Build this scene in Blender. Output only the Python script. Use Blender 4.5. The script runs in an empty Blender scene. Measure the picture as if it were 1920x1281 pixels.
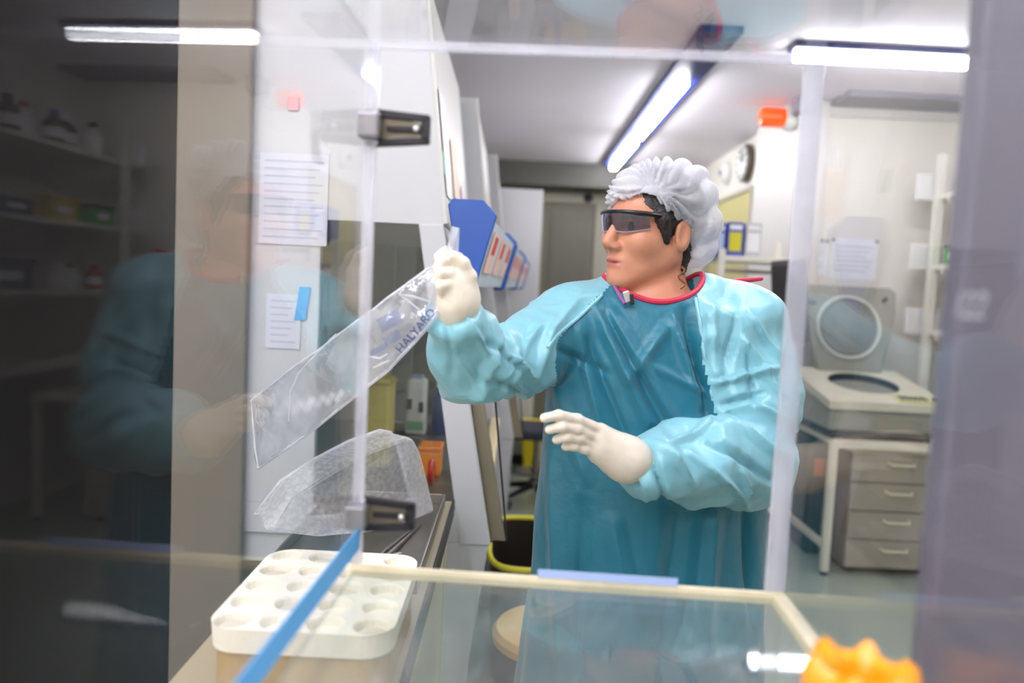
import bpy, bmesh, math, random
import numpy as np
from mathutils import Matrix, Vector

random.seed(7)
sc = bpy.context.scene
col = sc.collection
rad = math.radians

# ------------------------------------------------------------------ camera
FPX = 1400.0                      # focal length for a 1920 px wide frame
CAM = np.array([0.0, 0.0, 1.45])
Rc = Matrix.Rotation(rad(90 - 4.2), 3, 'X') @ Matrix.Rotation(rad(2.8), 3, 'Z')
RN = np.array(Rc)
cam_d = bpy.data.cameras.new('camera')
cam_d.sensor_width = 36.0
cam_d.lens = FPX / 1920 * 36
cam_d.clip_start = 0.01
cam_d.dof.use_dof = True
cam_d.dof.focus_distance = 1.40
cam_d.dof.aperture_fstop = 2.1
cam = bpy.data.objects.new('camera', cam_d)
col.objects.link(cam)
cam.matrix_world = Matrix.Translation(Vector(CAM)) @ Rc.to_4x4()
sc.camera = cam

# ------------------------------------------------------------------ world, exposure
w = bpy.data.worlds.new('world'); sc.world = w
w.use_nodes = True
w.node_tree.nodes['Background'].inputs[0].default_value = (0.75, 0.78, 0.85, 1)
w.node_tree.nodes['Background'].inputs[1].default_value = 0.3
sc.view_settings.view_transform = 'Standard'
sc.view_settings.look = 'None'
sc.view_settings.gamma = 1.0
sc.view_settings.use_curve_mapping = False
sc.view_settings.exposure = 0.0
sc.cycles.transparent_max_bounces = 32
sc.cycles.max_bounces = 8
LAMP = 41.0                       # emission of every fluorescent diffuser

def P(px, py, Y):
    """world point at depth Y seen at picture position (px, py)"""
    d = RN @ np.array([(px - 960) / FPX, -(py - 640.5) / FPX, -1.0])
    return CAM + d * (Y / d[1])

# ------------------------------------------------------------------ materials
def srgb(r, g, b):
    f = lambda c: c / 12.92 if c <= 0.04045 else ((c + 0.055) / 1.055) ** 2.4
    return (f(r / 255), f(g / 255), f(b / 255), 1)

MATS = {}
def mat(name, rgb, rough=0.5, metal=0.0, var=0.05, scale=6.0, bump=0.0, bscale=60.0, spec=0.5,
        emit=0.0, sss=0.0, sheen=0.0, coat=0.0):
    if name in MATS: return MATS[name]
    m = bpy.data.materials.new(name); m.use_nodes = True
    nt = m.node_tree; n = nt.nodes; l = nt.links
    b = n['Principled BSDF']
    c = srgb(*rgb)
    tc = n.new('ShaderNodeTexCoord')
    no = n.new('ShaderNodeTexNoise'); no.inputs['Scale'].default_value = scale; no.inputs['Detail'].default_value = 4
    l.new(tc.outputs['Object'], no.inputs['Vector'])
    mr = n.new('ShaderNodeMapRange')
    mr.inputs['From Min'].default_value = 0.3; mr.inputs['From Max'].default_value = 0.7
    mr.inputs['To Min'].default_value = 1 - var; mr.inputs['To Max'].default_value = 1 + var
    l.new(no.outputs['Fac'], mr.inputs['Value'])
    mx = n.new('ShaderNodeVectorMath'); mx.operation = 'SCALE'
    mx.inputs[0].default_value = c[:3]
    l.new(mr.outputs['Result'], mx.inputs['Scale'])
    l.new(mx.outputs['Vector'], b.inputs['Base Color'])
    b.inputs['Roughness'].default_value = rough
    b.inputs['Metallic'].default_value = metal
    b.inputs['Specular IOR Level'].default_value = spec
    if sheen: b.inputs['Sheen Weight'].default_value = sheen
    if coat: b.inputs['Coat Weight'].default_value = coat
    if sss:
        b.inputs['Subsurface Weight'].default_value = sss
        b.inputs['Subsurface Radius'].default_value = (0.012, 0.005, 0.003)
    if emit:
        b.inputs['Emission Color'].default_value = c
        b.inputs['Emission Strength'].default_value = emit
    if bump:
        n2 = n.new('ShaderNodeTexNoise'); n2.inputs['Scale'].default_value = bscale; n2.inputs['Detail'].default_value = 6
        l.new(tc.outputs['Object'], n2.inputs['Vector'])
        bp = n.new('ShaderNodeBump'); bp.inputs['Strength'].default_value = bump; bp.inputs['Distance'].default_value = 0.01
        l.new(n2.outputs['Fac'], bp.inputs['Height'])
        l.new(bp.outputs['Normal'], b.inputs['Normal'])
    MATS[name] = m
    return m

def clear(name, tint=(1, 1, 1), haze=0.0, hazecol=(0.8, 0.8, 0.82), rough=0.02, f0=0.04, gain=1.0,
          bump=0.0, bscale=40.0, speck=0.0):
    """thin transparent sheet: clear straight-through light, mirror reflection rising towards grazing, film of haze"""
    if name in MATS: return MATS[name]
    m = bpy.data.materials.new(name); m.use_nodes = True
    nt = m.node_tree; n = nt.nodes; l = nt.links
    n.clear()
    out = n.new('ShaderNodeOutputMaterial')
    lw = n.new('ShaderNodeLayerWeight'); lw.inputs['Blend'].default_value = 0.5
    pw = n.new('ShaderNodeMath'); pw.operation = 'POWER'; pw.inputs[1].default_value = 5
    l.new(lw.outputs['Facing'], pw.inputs[0])
    ma = n.new('ShaderNodeMath'); ma.operation = 'MULTIPLY_ADD'
    ma.inputs[1].default_value = (1 - f0) * gain; ma.inputs[2].default_value = f0 * gain; ma.use_clamp = True
    l.new(pw.outputs[0], ma.inputs[0])
    tr = n.new('ShaderNodeBsdfTransparent'); tr.inputs[0].default_value = (*tint, 1)
    gl = n.new('ShaderNodeBsdfGlossy'); gl.inputs['Roughness'].default_value = rough
    gl.inputs['Color'].default_value = (1, 1, 1, 1)
    mx = n.new('ShaderNodeMixShader')
    l.new(ma.outputs[0], mx.inputs[0]); l.new(tr.outputs[0], mx.inputs[1]); l.new(gl.outputs[0], mx.inputs[2])
    last = mx
    tc = n.new('ShaderNodeTexCoord')
    if haze:
        df = n.new('ShaderNodeBsdfDiffuse'); df.inputs[0].default_value = (*hazecol, 1)
        tl = n.new('ShaderNodeBsdfTranslucent'); tl.inputs[0].default_value = (*hazecol, 1)
        ad = n.new('ShaderNodeMixShader'); ad.inputs[0].default_value = 0.4
        l.new(df.outputs[0], ad.inputs[1]); l.new(tl.outputs[0], ad.inputs[2])
        m2 = n.new('ShaderNodeMixShader'); m2.inputs[0].default_value = haze
        no = n.new('ShaderNodeTexNoise'); no.inputs['Scale'].default_value = 110 if speck else 5
        no.inputs['Detail'].default_value = 5
        l.new(tc.outputs['Object'], no.inputs['Vector'])
        mr = n.new('ShaderNodeMapRange')
        mr.inputs['From Min'].default_value = 0.4; mr.inputs['From Max'].default_value = 0.62
        mr.inputs['To Min'].default_value = haze * (0.82 if speck else 0.7); mr.inputs['To Max'].default_value = haze * (1.18 if speck else 1.3)
        l.new(no.outputs['Fac'], mr.inputs['Value']); l.new(mr.outputs['Result'], m2.inputs[0])
        l.new(last.outputs[0], m2.inputs[1]); l.new(ad.outputs[0], m2.inputs[2])
        last = m2
        hz = (df, tl)
    else: hz = ()
    if bump:
        n2 = n.new('ShaderNodeTexNoise'); n2.inputs['Scale'].default_value = bscale; n2.inputs['Detail'].default_value = 3
        l.new(tc.outputs['Object'], n2.inputs['Vector'])
        bp = n.new('ShaderNodeBump'); bp.inputs['Strength'].default_value = bump; bp.inputs['Distance'].default_value = 0.01
        l.new(n2.outputs['Fac'], bp.inputs['Height'])
        l.new(bp.outputs['Normal'], gl.inputs['Normal']); l.new(bp.outputs['Normal'], lw.inputs['Normal'])
        for q in hz: l.new(bp.outputs['Normal'], q.inputs['Normal'])
    l.new(last.outputs[0], out.inputs[0])
    MATS[name] = m
    return m

def glow(name, rgb, strength):
    m = bpy.data.materials.new(name); m.use_nodes = True
    n = m.node_tree.nodes; n.clear()
    o = n.new('ShaderNodeOutputMaterial'); e = n.new('ShaderNodeEmission')
    e.inputs[0].default_value = srgb(*rgb); e.inputs[1].default_value = strength
    m.node_tree.links.new(e.outputs[0], o.inputs[0])
    return m

# ------------------------------------------------------------------ mesh builder (world coordinates)
ORG = {}
def link(o, parent=None):
    col.objects.link(o)
    if parent is not None: o.parent = parent
    return o

class MB:
    def __init__(s): s.V = []; s.F = []
    def add(s, V, F):
        k = len(s.V); s.V += [tuple(map(float, v)) for v in V]; s.F += [[i + k for i in f] for f in F]; return s
    def box(s, x0, x1, y0, y1, z0, z1, rot=None, about=None):
        V = [(x, y, z) for x in (x0, x1) for y in (y0, y1) for z in (z0, z1)]
        if rot is not None:
            c = Vector(about if about is not None else ((x0 + x1) / 2, (y0 + y1) / 2, (z0 + z1) / 2))
            V = [tuple(rot @ (Vector(v) - c) + c) for v in V]
        return s.add(V, [(0, 1, 3, 2), (4, 6, 7, 5), (0, 4, 5, 1), (2, 3, 7, 6), (0, 2, 6, 4), (1, 5, 7, 3)])
    def prism(s, poly, axis, a0, a1):
        """poly: 2-D outline in the two other axes (in xyz order), extruded along axis"""
        n = len(poly)
        def mk(p, a):
            v = [p[0], p[1]]; v.insert(axis, a); return v
        V = [mk(p, a0) for p in poly] + [mk(p, a1) for p in poly]
        F = [list(range(n)), list(range(2 * n - 1, n - 1, -1))] + [(i, n + i, n + (i + 1) % n, (i + 1) % n) for i in range(n)]
        return s.add(V, F)
    def hexa(s, a, b):
        """two quads (4 points each) joined to a solid"""
        n = len(a)
        return s.add(list(a) + list(b), [list(range(n)), list(range(2 * n - 1, n - 1, -1))] +
                     [(i, n + i, n + (i + 1) % n, (i + 1) % n) for i in range(n)])
    def cyl(s, p0, p1, r0, r1=None, n=16, cap=True):
        r1 = r0 if r1 is None else r1
        p0 = Vector(p0); p1 = Vector(p1); d = (p1 - p0).normalized()
        u = d.orthogonal().normalized(); v = d.cross(u)
        V = []
        for p, r in ((p0, r0), (p1, r1)):
            V += [p + u * r * math.cos(2 * math.pi * i / n) + v * r * math.sin(2 * math.pi * i / n) for i in range(n)]
        F = [(i, (i + 1) % n, n + (i + 1) % n, n + i) for i in range(n)]
        if cap: F += [list(range(n - 1, -1, -1)), list(range(n, 2 * n))]
        return s.add(V, F)
    def tube(s, pts, r, n=8, closed=False):
        pts = [Vector(p) for p in pts]; m = len(pts)
        rr = r if isinstance(r, (list, tuple)) else [r] * m
        V = []; u = None
        for i, p in enumerate(pts):
            a = pts[(i - 1) % m] if (closed or i > 0) else p
            b = pts[(i + 1) % m] if (closed or i < m - 1) else p
            d = (b - a).normalized()
            u = d.orthogonal().normalized() if u is None else (u - d * u.dot(d)).normalized()
            v = d.cross(u)
            V += [p + (u * math.cos(2 * math.pi * k / n) + v * math.sin(2 * math.pi * k / n)) * rr[i] for k in range(n)]
        F = []
        for i in range(m if closed else m - 1):
            j = (i + 1) % m
            F += [(i * n + k, i * n + (k + 1) % n, j * n + (k + 1) % n, j * n + k) for k in range(n)]
        if not closed: F += [list(range(n - 1, -1, -1)), list(range((m - 1) * n, m * n))]
        return s.add(V, F)
    def lathe(s, prof, c, n=24, axis=(0, 0, 1), cap=True):
        """prof: (radius, height) pairs along axis"""
        d = Vector(axis).normalized(); u = d.orthogonal().normalized(); v = d.cross(u); c = Vector(c)
        V = []
        for r, h in prof:
            V += [c + d * h + (u * math.cos(2 * math.pi * k / n) + v * math.sin(2 * math.pi * k / n)) * r for k in range(n)]
        F = []
        for i in range(len(prof) - 1):
            F += [(i * n + k, i * n + (k + 1) % n, (i + 1) * n + (k + 1) % n, (i + 1) * n + k) for k in range(n)]
        if cap: F += [list(range(n - 1, -1, -1)), list(range((len(prof) - 1) * n, len(prof) * n))]
        return s.add(V, F)
    def build(s, name, m, parent=None, smooth=False, bevel=0.0, seg=2):
        org = ORG.get(parent.name, (0, 0, 0)) if parent is not None else s.base()
        me = bpy.data.meshes.new(name)
        me.from_pydata([(v[0] - org[0], v[1] - org[1], v[2] - org[2]) for v in s.V], [], s.F)
        bm = bmesh.new(); bm.from_mesh(me); bmesh.ops.recalc_face_normals(bm, faces=bm.faces); bm.to_mesh(me); bm.free()
        me.materials.append(m)
        if smooth:
            me.polygons.foreach_set('use_smooth', [True] * len(me.polygons)); me.set_sharp_from_angle(angle=rad(40))
        o = bpy.data.objects.new(name, me)
        link(o, parent); ORG[o.name] = org
        if parent is None: o.location = org
        if bevel:
            bv = o.modifiers.new('bevel', 'BEVEL'); bv.width = bevel; bv.segments = seg; bv.limit_method = 'ANGLE'
        return o
    def base(s):
        V = np.array(s.V); lo, hi = V.min(0), V.max(0)
        return (float((lo[0] + hi[0]) / 2), float((lo[1] + hi[1]) / 2), float(lo[2]))

def tag(o, label, cat, group=None, kind=None):
    o['label'] = label; o['category'] = cat
    if group: o['group'] = group
    if kind: o['kind'] = kind
    return o
def thing(name, loc, label, cat, group=None):
    o = bpy.data.objects.new(name, None); o.empty_display_size = 0.05
    link(o); o.location = [float(v) for v in loc]; ORG[o.name] = tuple(float(v) for v in loc)
    return tag(o, label, cat, group)
def struct(o, label, cat):
    tag(o, label, cat); o['kind'] = 'structure'; return o
def copy_thing(o, loc, label):
    c = o.copy(); col.objects.link(c); c.location = loc; c['label'] = label
    for ch in o.children:
        k = ch.copy(); col.objects.link(k); k.parent = c
        for g in ch.children:
            q = g.copy(); col.objects.link(q); q.parent = k
    return c
def text_mesh(s, size, depth=0.0):
    """flat lettering as a mesh (vertices in the xy plane)"""
    cu = bpy.data.curves.new('lettering', 'FONT'); cu.body = s; cu.size = size; cu.extrude = depth
    cu.resolution_u = 3
    o = bpy.data.objects.new('lettering', cu); col.objects.link(o)
    dg = bpy.context.evaluated_depsgraph_get(); dg.update()
    me = bpy.data.meshes.new_from_object(o.evaluated_get(dg))
    V = [tuple(v.co) for v in me.vertices]; F = [list(p.vertices) for p in me.polygons]
    bpy.data.objects.remove(o); bpy.data.curves.remove(cu); bpy.data.meshes.remove(me)
    return V, F
def map_text(mb, s, size, o, u, v):
    """lettering starting at o, running along u, its up direction v"""
    V, F = text_mesh(s, size)
    o, u, v = Vector(o), Vector(u).normalized(), Vector(v).normalized()
    return mb.add([o + u * a[0] + v * a[1] for a in V], F)
# ================================================================== ceiling lamps of the room, with added ones out of view
M_white = mat('white_enamel', (225, 224, 222), 0.4, var=0.02)
M_blue_housing = mat('blue_housing', (40, 52, 120), 0.45)
M_tube = glow('lamp_diffuser', (250, 250, 255), LAMP)
M_steel = mat('brushed_steel', (150, 146, 138), 0.38, 0.85, var=0.06, scale=12)
M_dark = mat('dark_plastic', (38, 37, 40), 0.45)
CEIL = 2.70

def lamp(x0, x1, y0, y1, tubes, label, along='y'):
    t = thing('ceiling_lamp', ((x0 + x1) / 2, (y0 + y1) / 2, CEIL - 0.075), label, 'lamp', 'fluorescent ceiling lamps')
    h = MB()
    h.box(x0, x1, y0, y1, CEIL - 0.03, CEIL)
    h.build('housing', M_blue_housing, t)
    for a, b in tubes:
        d = MB()
        prof = [(-0.03, 0.005), (-0.034, -0.025), (-0.024, -0.042), (0.024, -0.042), (0.034, -0.025), (0.03, 0.005)]
        if along == 'y':
            cx = (x0 + x1) / 2
            d.prism([(cx + p[0], CEIL - 0.035 + p[1]) for p in prof], 1, a, b)
        else:
            cy = (y0 + y1) / 2
            d.prism([(cy + p[0], CEIL - 0.035 + p[1]) for p in prof], 0, a, b)
        d.build('diffuser', M_tube, t)
    return t
lamp(0.80, 1.00, 3.55, 7.4, [(4.35, 5.85), (6.1, 7.35)], 'long blue-sided ceiling lamp running away above the hair cap')
lamp(0.80, 1.00, 0.6, 3.0, [(0.7, 1.75), (1.85, 2.9)], 'ceiling lamp overhead, mirrored as a bright spot in the clear box floor')
lamp(1.30, 2.34, 3.70, 3.82, [(1.32, 2.32)], 'crosswise ceiling lamp at the upper right before the facing wall', 'x')
lamp(-0.10, 0.10, -1.4, 0.3, [(-1.35, -0.6), (-0.5, 0.25)], 'ceiling lamp above and behind the clear box')
lamp(-1.10, -0.90, -1.4, 1.0, [(-1.35, -0.25), (-0.15, 0.95)], 'added unseen lamp above the dark partition, for front light')  # extra lamp out of view, added to raise the front light
lamp(1.75, 1.95, -1.4, 0.1, [(-1.35, 0.05)], 'added unseen lamp above the near end of the wall shelves')  # likewise added out of view for more light from the front
lamp(-0.65, -0.45, -1.4, 0.3, [(-1.35, 0.25)], 'added unseen lamp behind the viewer, brightening the left')  # added behind the viewer to brighten the left side
lamp(-0.66, -0.46, 0.35, 0.95, [(0.4, 0.9)], 'added unseen lamp above the clear box and the foam rack')  # added overhead out of view to light the near cabinet side

# ================================================================== room shell
XL, XR, YB, YF, YW, XC = -1.75, 2.95, -1.6, 7.85, 4.80, 1.80
M_floor = mat('floor_vinyl', (164, 176, 162), 0.28, var=0.06, scale=3, bump=0.02, bscale=200)
M_wall = mat('wall_paint', (228, 223, 213), 0.6, var=0.015, scale=2)
M_ceil = mat('ceiling_paint', (248, 243, 254), 0.7, var=0.02, scale=2)
M_trim = mat('trim_white', (216, 213, 208), 0.45, var=0.01)
M_greytr = mat('grey_trunking', (138, 136, 146), 0.5)
struct(MB().box(XL - .2, XR + .2, YB - .2, YF + .2, -0.1, 0).build('floor', M_floor), 'grey-green vinyl floor of the laboratory', 'floor')
struct(MB().box(XL - .2, XR + .2, YB - .2, YF + .2, CEIL, CEIL + 0.1).build('ceiling', M_ceil), 'pale mauve-grey smooth ceiling', 'ceiling')
struct(MB().box(XL - .1, XL, YB, YF, 0, CEIL).build('wall_left', M_wall), 'pale wall behind the safety cabinets', 'wall')
struct(MB().box(XL, XR, YB - .1, YB, 0, CEIL).build('wall_back', M_wall), 'pale wall behind the viewer', 'wall')
struct(MB().box(XR, XR + .1, YB, YW, 0, CEIL).build('wall_right', M_wall), 'pale wall carrying the long shelves', 'wall')
struct(MB().box(1.915, XR + .1, YW, YW + .1, 0, CEIL).build('wall_facing', M_wall), 'cream wall behind the centrifuge', 'wall')
struct(MB().box(XC, XC + .1, 5.62, YF, 0, CEIL).build('wall_right_far', M_wall), 'cream wall with the clock, receding', 'wall')
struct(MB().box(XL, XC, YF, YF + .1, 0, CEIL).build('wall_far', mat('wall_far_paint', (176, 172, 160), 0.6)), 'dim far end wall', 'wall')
struct(MB().box(1.735, 1.915, YW - 0.05, 5.62, 0, CEIL).build('wall_column', M_trim, bevel=0.008), 'bright white wall pier beside the orange beacon', 'wall')
struct(MB().box(1.915, XR, YW - 0.03, YW, CEIL - 0.085, CEIL - 0.03).build('trim_1', M_trim, bevel=0.004), 'white trim strip along the top of the facing wall', 'trim')
struct(MB().box(1.915, XR, YW - 0.30, YW - 0.03, CEIL - 0.03, CEIL).build('trim_2', M_greytr), 'grey ceiling edge strip above the facing wall', 'trim')
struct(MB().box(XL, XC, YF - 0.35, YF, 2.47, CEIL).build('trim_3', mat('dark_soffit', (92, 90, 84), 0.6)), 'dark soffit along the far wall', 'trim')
struct(MB().box(1.915, XR, YW - 0.012, YW, 0, 0.09).build('baseboard_facing', M_greytr), 'grey skirting of the facing wall', 'baseboard')

# far door
d = MB().box(0.26, 0.80, YF - 0.05, YF, 0, 2.34).build('door_1', mat('far_door_paint', (118, 113, 98), 0.5, var=0.04)); struct(d, 'olive grey door in the far wall', 'door')
fr = MB(); fr.box(0.19, 0.26, YF - 0.08, YF, 0, 2.42); fr.box(0.80, 0.90, YF - 0.08, YF, 0, 2.42); fr.box(0.26, 0.80, YF - 0.08, YF, 2.34, 2.42)
fr.build('door_frame', mat('door_frame_paint', (168, 164, 148), 0.5), d)
MB().tube([(0.74, YF - 0.05, 1.02), (0.74, YF - 0.10, 1.02), (0.64, YF - 0.10, 1.02)], 0.01).build('door_handle', M_steel, d)
MB().box(0.34, 0.72, YF - 0.062, YF - 0.05, 1.25, 2.2).build('door_panel', mat('door_panel', (108, 104, 92), 0.4), d)
tag(MB().lathe([(0.05, 0), (0.045, 0.03), (0.025, 0.045)], P(1103, 372, 7.78), 16, (0, -1, 0)).build('wall_sensor', M_dark, smooth=True),
    'small round dark sensor high beside the far door', 'sensor')

# ================================================================== things on the right
# wall pier: beacon, box
bc = P(1484, 222, 4.87); XP = 1.735
t = thing('warning_beacon', (XP, bc[1], bc[2] - 0.075), 'orange warning beacon on a white mount on the wall pier', 'beacon')
MB().lathe([(0.072, 0), (0.078, 0.01), (0.078, 0.055), (0.066, 0.07)], (XP, bc[1], bc[2]), 24, (-1, 0, 0)).build('mount', mat('mount_white', (225, 228, 222), 0.4), t, True)
M_or = mat('beacon_orange', (255, 92, 10), 0.18, var=0.03, coat=0.5, emit=0.35)
MB().lathe([(0.06, 0.07), (0.062, 0.09), (0.06, 0.2), (0.05, 0.222), (0.02, 0.228)], (XP, bc[1], bc[2]), 24, (-1, 0, 0)).build('lens', M_or, t, True)
r = MB()
for k in range(5): r.lathe([(0.0615, 0.1 + 0.022 * k), (0.064, 0.105 + 0.022 * k), (0.0615, 0.11 + 0.022 * k)], (XP, bc[1], bc[2]), 24, (-1, 0, 0), False)
r.build('lens_ribs', M_or, t, True)
jb = P(1512, 178, 4.70)
t = thing('junction_box', (jb[0], jb[1], 2.60), 'small grey junction box under the ceiling at the wall pier', 'box')
MB().box(jb[0] - 0.06, jb[0] + 0.06, 4.66, 4.75, 2.60, 2.699).build('case', M_greytr, t, bevel=0.006)
MB().box(jb[0] - 0.048, jb[0] + 0.048, 4.652, 4.66, 2.612, 2.69).build('cover', mat('cover_grey', (160, 158, 166), 0.4), t, bevel=0.003)
# clock on the far right wall
ck = (XC, 5.98, 2.51)
t = thing('wall_clock', (XC, ck[1], ck[2] - 0.15), 'round white clock with a dark rim seen edge-on', 'clock')
MB().lathe([(0.14, 0), (0.148, 0.02), (0.148, 0.05), (0.135, 0.06)], ck, 36, (-1, 0, 0)).build('rim', mat('clock_rim', (92, 82, 66), 0.4), t, True)
MB().lathe([(0.132, 0.052), (0.132, 0.061)], ck, 36, (-1, 0, 0)).build('dial', mat('dial_white', (240, 240, 236), 0.4), t)
hnd = MB(); x = XC - 0.065
hnd.tube([(x, ck[1], ck[2]), (x, ck[1] - 0.06, ck[2] + 0.06)], 0.005, 6); hnd.tube([(x, ck[1], ck[2]), (x, ck[1] + 0.02, ck[2] + 0.1)], 0.004, 6)
hnd.build('hands', M_dark, t)
for k in range(12):
    a = k * math.pi / 6
    y, z = ck[1] + 0.112 * math.sin(a), ck[2] + 0.112 * math.cos(a)
    MB().box(x - 0.002, x + 0.003, y - 0.006, y + 0.006, z - 0.012, z + 0.012, Matrix.Rotation(-a, 3, 'X')).build('hour_mark', M_dark, t)
t = thing('wall_detector', (XC, 6.55, 2.42), 'pale round detector on the wall beyond the clock', 'detector')
MB().lathe([(0.10, 0), (0.10, 0.03), (0.07, 0.06), (0.03, 0.07)], (XC, 6.55, 2.52), 24, (-1, 0, 0)).build('body', M_white, t, True)
MB().lathe([(0.028, 0.066), (0.028, 0.082)], (XC, 6.55, 2.52), 16, (-1, 0, 0)).build('sensor_cap', M_greytr, t, True)
# pin board
t = thing('pin_board', (XC - .02, 6.35, 1.62), 'olive yellow pin board on the wall under the clock', 'board')
MB().box(XC - .02, XC, 5.80, 6.9, 1.60, 2.28).build('panel', mat('board_olive', (196, 186, 128), 0.7), t)
f = MB(); f.box(XC - .035, XC, 5.78, 6.92, 2.28, 2.31); f.box(XC - .035, XC, 5.78, 6.92, 1.57, 1.60); f.box(XC - .035, XC, 5.77, 5.80, 1.57, 2.31); f.box(XC - .035, XC, 6.9, 6.93, 1.57, 2.31)
f.build('frame', mat('board_frame', (186, 178, 160), 0.5), t)

# open rack behind the person, with boxes
RX0, RX1, RY0, RY1 = 1.16, 1.60, 4.25, 4.62
t = thing('storage_rack', ((RX0 + RX1) / 2, (RY0 + RY1) / 2, 0), 'tall white wire rack standing behind the gowned shoulder', 'rack')
M_rack = mat('rack_cream', (222, 218, 204), 0.45)
for x in (RX0, RX1):
    for y in (RY0, RY1):
        MB().box(x - .018, x + .018, y - .018, y + .018, 0, 1.80 if x == RX1 else 1.72).build('post', M_rack, t, bevel=0.003)
for z in (0.25, 0.75, 1.22, 1.685):
    MB().box(RX0, RX1, RY0, RY1, z - 0.03, z).build('shelf', M_rack, t, bevel=0.003)
for z in (1.60,):
    MB().box(RX0, RX1, RY0 - .005, RY0 + .005, z - 0.012, z + .012).build('rail', M_steel, t)
def carton(px0, px1, py0, Y, depth, z0, body, panel, label, cat='box', name='carton'):
    a = P(px0, py0, Y); b = P(px1, py0, Y); z1 = a[2]
    t = thing(name, ((a[0] + b[0]) / 2, Y + depth / 2, z0), label, cat, 'boxes on the white rack')
    MB().box(a[0], b[0], Y, Y + depth, z0, z1).build('case', body, t, bevel=0.003)
    wq = b[0] - a[0]
    MB().box(a[0] + wq * .12, b[0] - wq * .12, Y - 0.003, Y, z0 + (z1 - z0) * .15, z1 - (z1 - z0) * .3).build('printed_panel', panel, t)
    MB().box(a[0] + wq * .12, b[0] - wq * .12, Y - 0.003, Y, z1 - (z1 - z0) * .22, z1 - (z1 - z0) * .08).build('title_band', M_white, t)
    return t
M_bl = mat('carton_blue', (70, 88, 168), 0.5); M_lb = mat('carton_paleblue', (168, 182, 214), 0.5); M_yl = mat('carton_yellow', (206, 196, 40), 0.5)
M_lg = mat('carton_grey', (186, 184, 188), 0.5); M_wc = mat('carton_white', (232, 232, 232), 0.5)
carton(1340, 1362, 418, 4.30, .25, 1.685, M_bl, M_lb, 'blue and white carton leftmost on the white rack')
carton(1366, 1396, 416, 4.30, .25, 1.685, M_bl, M_yl, 'blue carton with a yellow panel on the white rack')
carton(1400, 1430, 417, 4.30, .25, 1.685, M_lg, M_wc, 'plain grey carton rightmost on the white rack')

# monitor seen edge-on on an arm from the wall pier
a = P(1486, 472, 4.1); b = P(1466, 612, 4.1)
t = thing('monitor', (1.66, 4.0, 1.24), 'dark grey flat monitor seen edge-on beside the right sleeve', 'monitor')
s_ = MB(); tl = Matrix.Rotation(rad(-6), 3, 'Y')
s_.box(1.410, 1.450, 3.70, 4.10, 1.24, 1.66, tl); s_.build('casing', mat('monitor_grey', (92, 88, 96), 0.5), t, bevel=0.006)
s_ = MB(); s_.box(1.403, 1.411, 3.72, 4.08, 1.27, 1.63, tl, (1.43, 3.9, 1.45)); s_.build('screen', M_dark, t)
MB().tube([(1.445, 3.95, 1.45), (1.66, 4.15, 1.45), (1.70, 4.76, 1.45)], 0.018).build('arm', M_greytr, t, True)

# beige cupboard low behind the person
t = thing('cupboard', (1.50, 4.95, 0), 'low beige cupboard showing under the right elbow', 'cupboard')
M_bei = mat('cupboard_beige', (206, 192, 142), 0.5)
MB().box(1.36, 1.70, 4.7, 5.2, 0.06, 0.86).build('body', M_bei, t, bevel=0.004)
MB().box(1.37, 1.69, 4.682, 4.7, 0.09, 0.84).build('door', M_bei, t, bevel=0.003)
MB().tube([(1.655, 4.68, 0.6), (1.655, 4.655, 0.6), (1.655, 4.655, 0.48), (1.655, 4.68, 0.48)], 0.006).build('handle', M_steel, t)
MB().box(1.38, 1.68, 4.73, 5.17, 0, 0.06).build('plinth', M_dark, t)

# notice sheets on the facing wall
def sheet(x0, x1, z0, z1, label):
    t = thing('notice_sheet', ((x0 + x1) / 2, YW - .003, z0), label, 'paper', 'notices above the centrifuge')
    MB().box(x0, x1, YW - .004, YW - .001, z0, z1).build('paper', mat('paper_white', (236, 236, 240), 0.6), t)
    pr = MB()
    for k in range(6):
        z = z1 - 0.05 - k * (z1 - z0 - 0.08) / 6
        pr.box(x0 + .03, x1 - .03 - .02 * (k % 3), YW - .0048, YW - .004, z - .004, z)
    pr.build('print', mat('print_grey', (150, 150, 160), 0.6), t)['kind'] = 'stuff'
    for x in (x0 + .012, x1 - .012):
        MB().lathe([(0.009, 0), (0.009, 0.008), (0.005, 0.014)], (x, YW - .004, z1 - .012), 10, (0, -1, 0)).build('pin', mat('pin_red', (150, 70, 60), 0.4), t, True)
sheet(2.00, 2.30, 1.60, 1.86, 'larger pinned paper sheet above the centrifuge lid')
sheet(1.93, 1.985, 1.62, 1.85, 'narrow pinned paper sheet left of the larger one')

# metal table with the centrifuge
TX0, TX1, TY0, TY1, TZ = 1.70, 2.62, 3.87, 4.62, 0.735
t = thing('metal_table', ((TX0 + TX1) / 2, (TY0 + TY1) / 2, 0), 'white tubular metal table carrying the centrifuge', 'table')
M_leg = mat('table_cream', (232, 226, 206), 0.4)
for x in (TX0 + .02, TX1 - .02):
    for y in (TY0 + .02, TY1 - .02):
        MB().box(x - .02, x + .02, y - .02, y + .02, 0.02, TZ - .03).build('leg', M_leg, t, bevel=0.004)
        MB().lathe([(0.018, 0), (0.018, 0.02)], (x, y, 0), 12).build('foot', M_dark, t)
for x in (TX0 + .02, TX1 - .02):
    MB().box(x - .015, x + .015, TY0 + .04, TY1 - .04, 0.135, 0.17).build('lower_rail', M_leg, t, bevel=0.003)
MB().box(TX0 + .04, TX1 - .04, TY1 - .035, TY1 - .005, 0.135, 0.17).build('back_rail', M_leg, t, bevel=0.003)
MB().box(TX0, TX1, TY0, TY1, TZ - .03, TZ).build('table_top', M_leg, t, bevel=0.004)
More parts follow.
